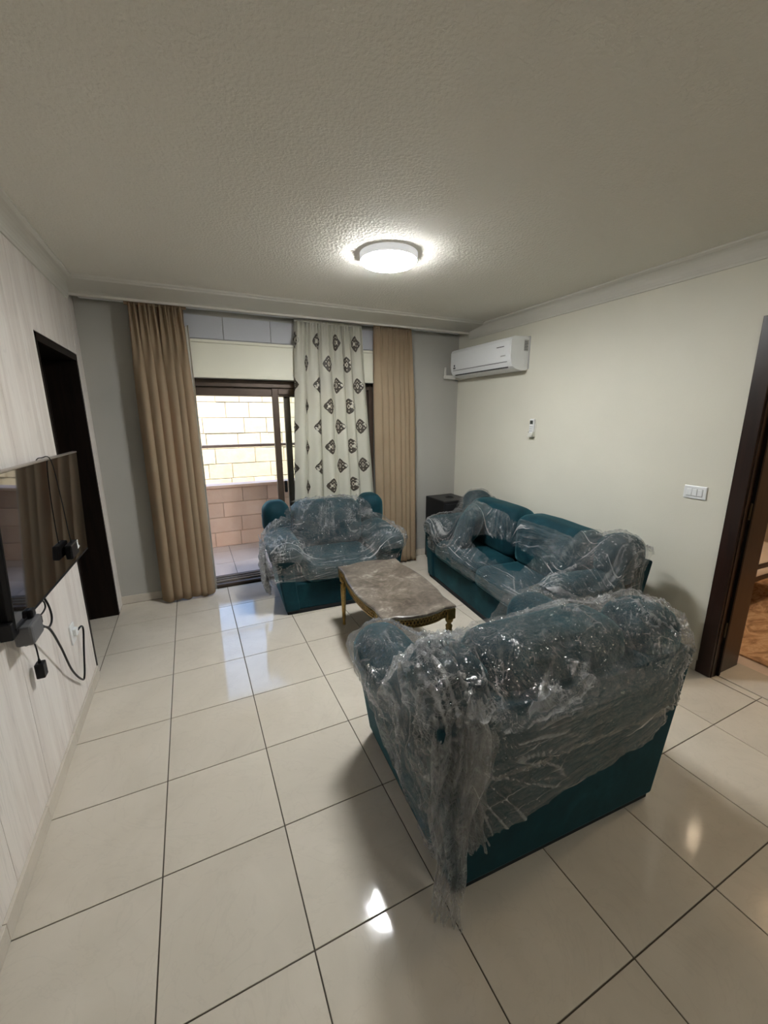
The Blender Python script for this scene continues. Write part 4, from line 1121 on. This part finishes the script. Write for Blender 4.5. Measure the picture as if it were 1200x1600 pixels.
def cable(name, pts, r, label, mat=M_BPL):
    P = [Vector(p) for p in pts]; out = []
    for i in range(len(P) - 1):
        a, b, c, d = P[max(i - 1, 0)], P[i], P[i + 1], P[min(i + 2, len(P) - 1)]
        for k in range(8):
            t = k / 8
            out.append(0.5 * ((2 * b) + (c - a) * t + (2 * a - 5 * b + 4 * c - d) * t * t + (3 * b - a - 3 * c + d) * t ** 3))
    out.append(P[-1])
    o = MB().tube(out, r, 8).build(name, mat); tag(o, label, 'cable'); return o
# device hung in front of the screen by its thin cable
hd_ = empty('hanging_receiver', (-0.345, 1.545, 0.995)); tag(hd_, 'small black device dangling by a thin cable in front of the television', 'device')
MB().box(-0.018, 0.012, -0.075, 0.055, -0.030, 0.042, 0.006).build('case', M_BPL, hd_)
MB().box(0.012, 0.0135, 0.030, 0.052, -0.005, 0.040).build('label_sticker', M_WPL, hd_)
MB().box(-0.006, 0.004, 0.054, 0.115, -0.016, -0.006, 0.002).build('plug', M_GPL, hd_)
cable('thin_cable', [(-0.41, 1.40, 1.30), (-0.395, 1.42, 1.455), (-0.372, 1.44, 1.479), (-0.345, 1.455, 1.465), (-0.340, 1.48, 1.30), (-0.343, 1.51, 1.12), (-0.345, 1.53, 1.036)], 0.0022, 'thin black cable hanging over the top of the television')

# adapters, socket and cords under the television
pb = empty('power_adapter', (-0.395, 0.955, 0.845)); tag(pb, 'dark grey block adapter hanging below the near corner of the television', 'adapter')
MB().box(-0.030, 0.030, -0.050, 0.075, -0.042, 0.040, 0.010).build('case', M_DGPL, pb)
MB().box(-0.020, 0.020, 0.073, 0.112, -0.020, 0.015, 0.006).build('plug', M_BPL, pb)
MB().box(-0.024, 0.020, 0.02, 0.06, 0.042, 0.075, 0.006).build('plug', M_BPL, pb)
sk = empty('wall_socket', (XL + 0.002, 1.645, 0.49)); tag(sk, 'small white wall socket under the television', 'socket')
MB().box(0, 0.010, -0.038, 0.038, -0.055, 0.055, 0.004).build('plate', M_WPL, sk)
MB().box(0.008, 0.030, -0.018, 0.022, -0.012, 0.030, 0.006).build('outlet', M_WPL, sk)
cable('mains_lead', [(-0.395, 1.03, 0.815), (-0.39, 1.15, 0.76), (-0.40, 1.28, 0.60), (-0.42, 1.44, 0.38), (-0.43, 1.60, 0.225), (-0.425, 1.64, 0.225), (-0.42, 1.70, 0.36), (-0.415, 1.735, 0.46), (-0.413, 1.70, 0.50), (-0.42, 1.655, 0.50)], 0.005, 'thick black power cord looping from the adapter to the wall socket')
cable('loop_cable', [(-0.40, 1.10, 0.905), (-0.395, 1.17, 0.88), (-0.395, 1.18, 0.845), (-0.395, 1.12, 0.84), (-0.395, 1.06, 0.86)], 0.0035, 'short black cable loop between the television and the adapter')
cable('video_cable', [(-0.41, 1.20, 0.92), (-0.395, 1.22, 0.84), (-0.395, 1.23, 0.77), (-0.395, 1.17, 0.755), (-0.395, 1.065, 0.825)], 0.0045, 'black cable dropping from the television edge into the adapter')
dg = empty('dangling_plug', (-0.415, 1.06, 0.62)); tag(dg, 'small black plug dangling on a thin cord below the television', 'plug')
MB().box(-0.016, 0.016, -0.022, 0.022, -0.036, 0.030, 0.005).build('case', M_BPL, dg)
MB().tube([(0, 0, 0.028), (0, 0, 0.05)], [0.008, 0.003], 8).build('strain_relief', M_BPL, dg)
cable('plug_cord', [(-0.405, 0.905, 0.88), (-0.405, 0.93, 0.80), (-0.41, 1.02, 0.765), (-0.413, 1.05, 0.73), (-0.415, 1.06, 0.665)], 0.003, 'thin black cord carrying the dangling plug below the television')
bx_ = MB().box(-0.44, -0.40, 0.84, 0.90, 0.865, 0.93, 0.005)  # added block, stands in for the television's dark lower side
tag(bx_.build('tv_side_block', M_BPL), 'black block standing in for the near lower side of the television', 'device')
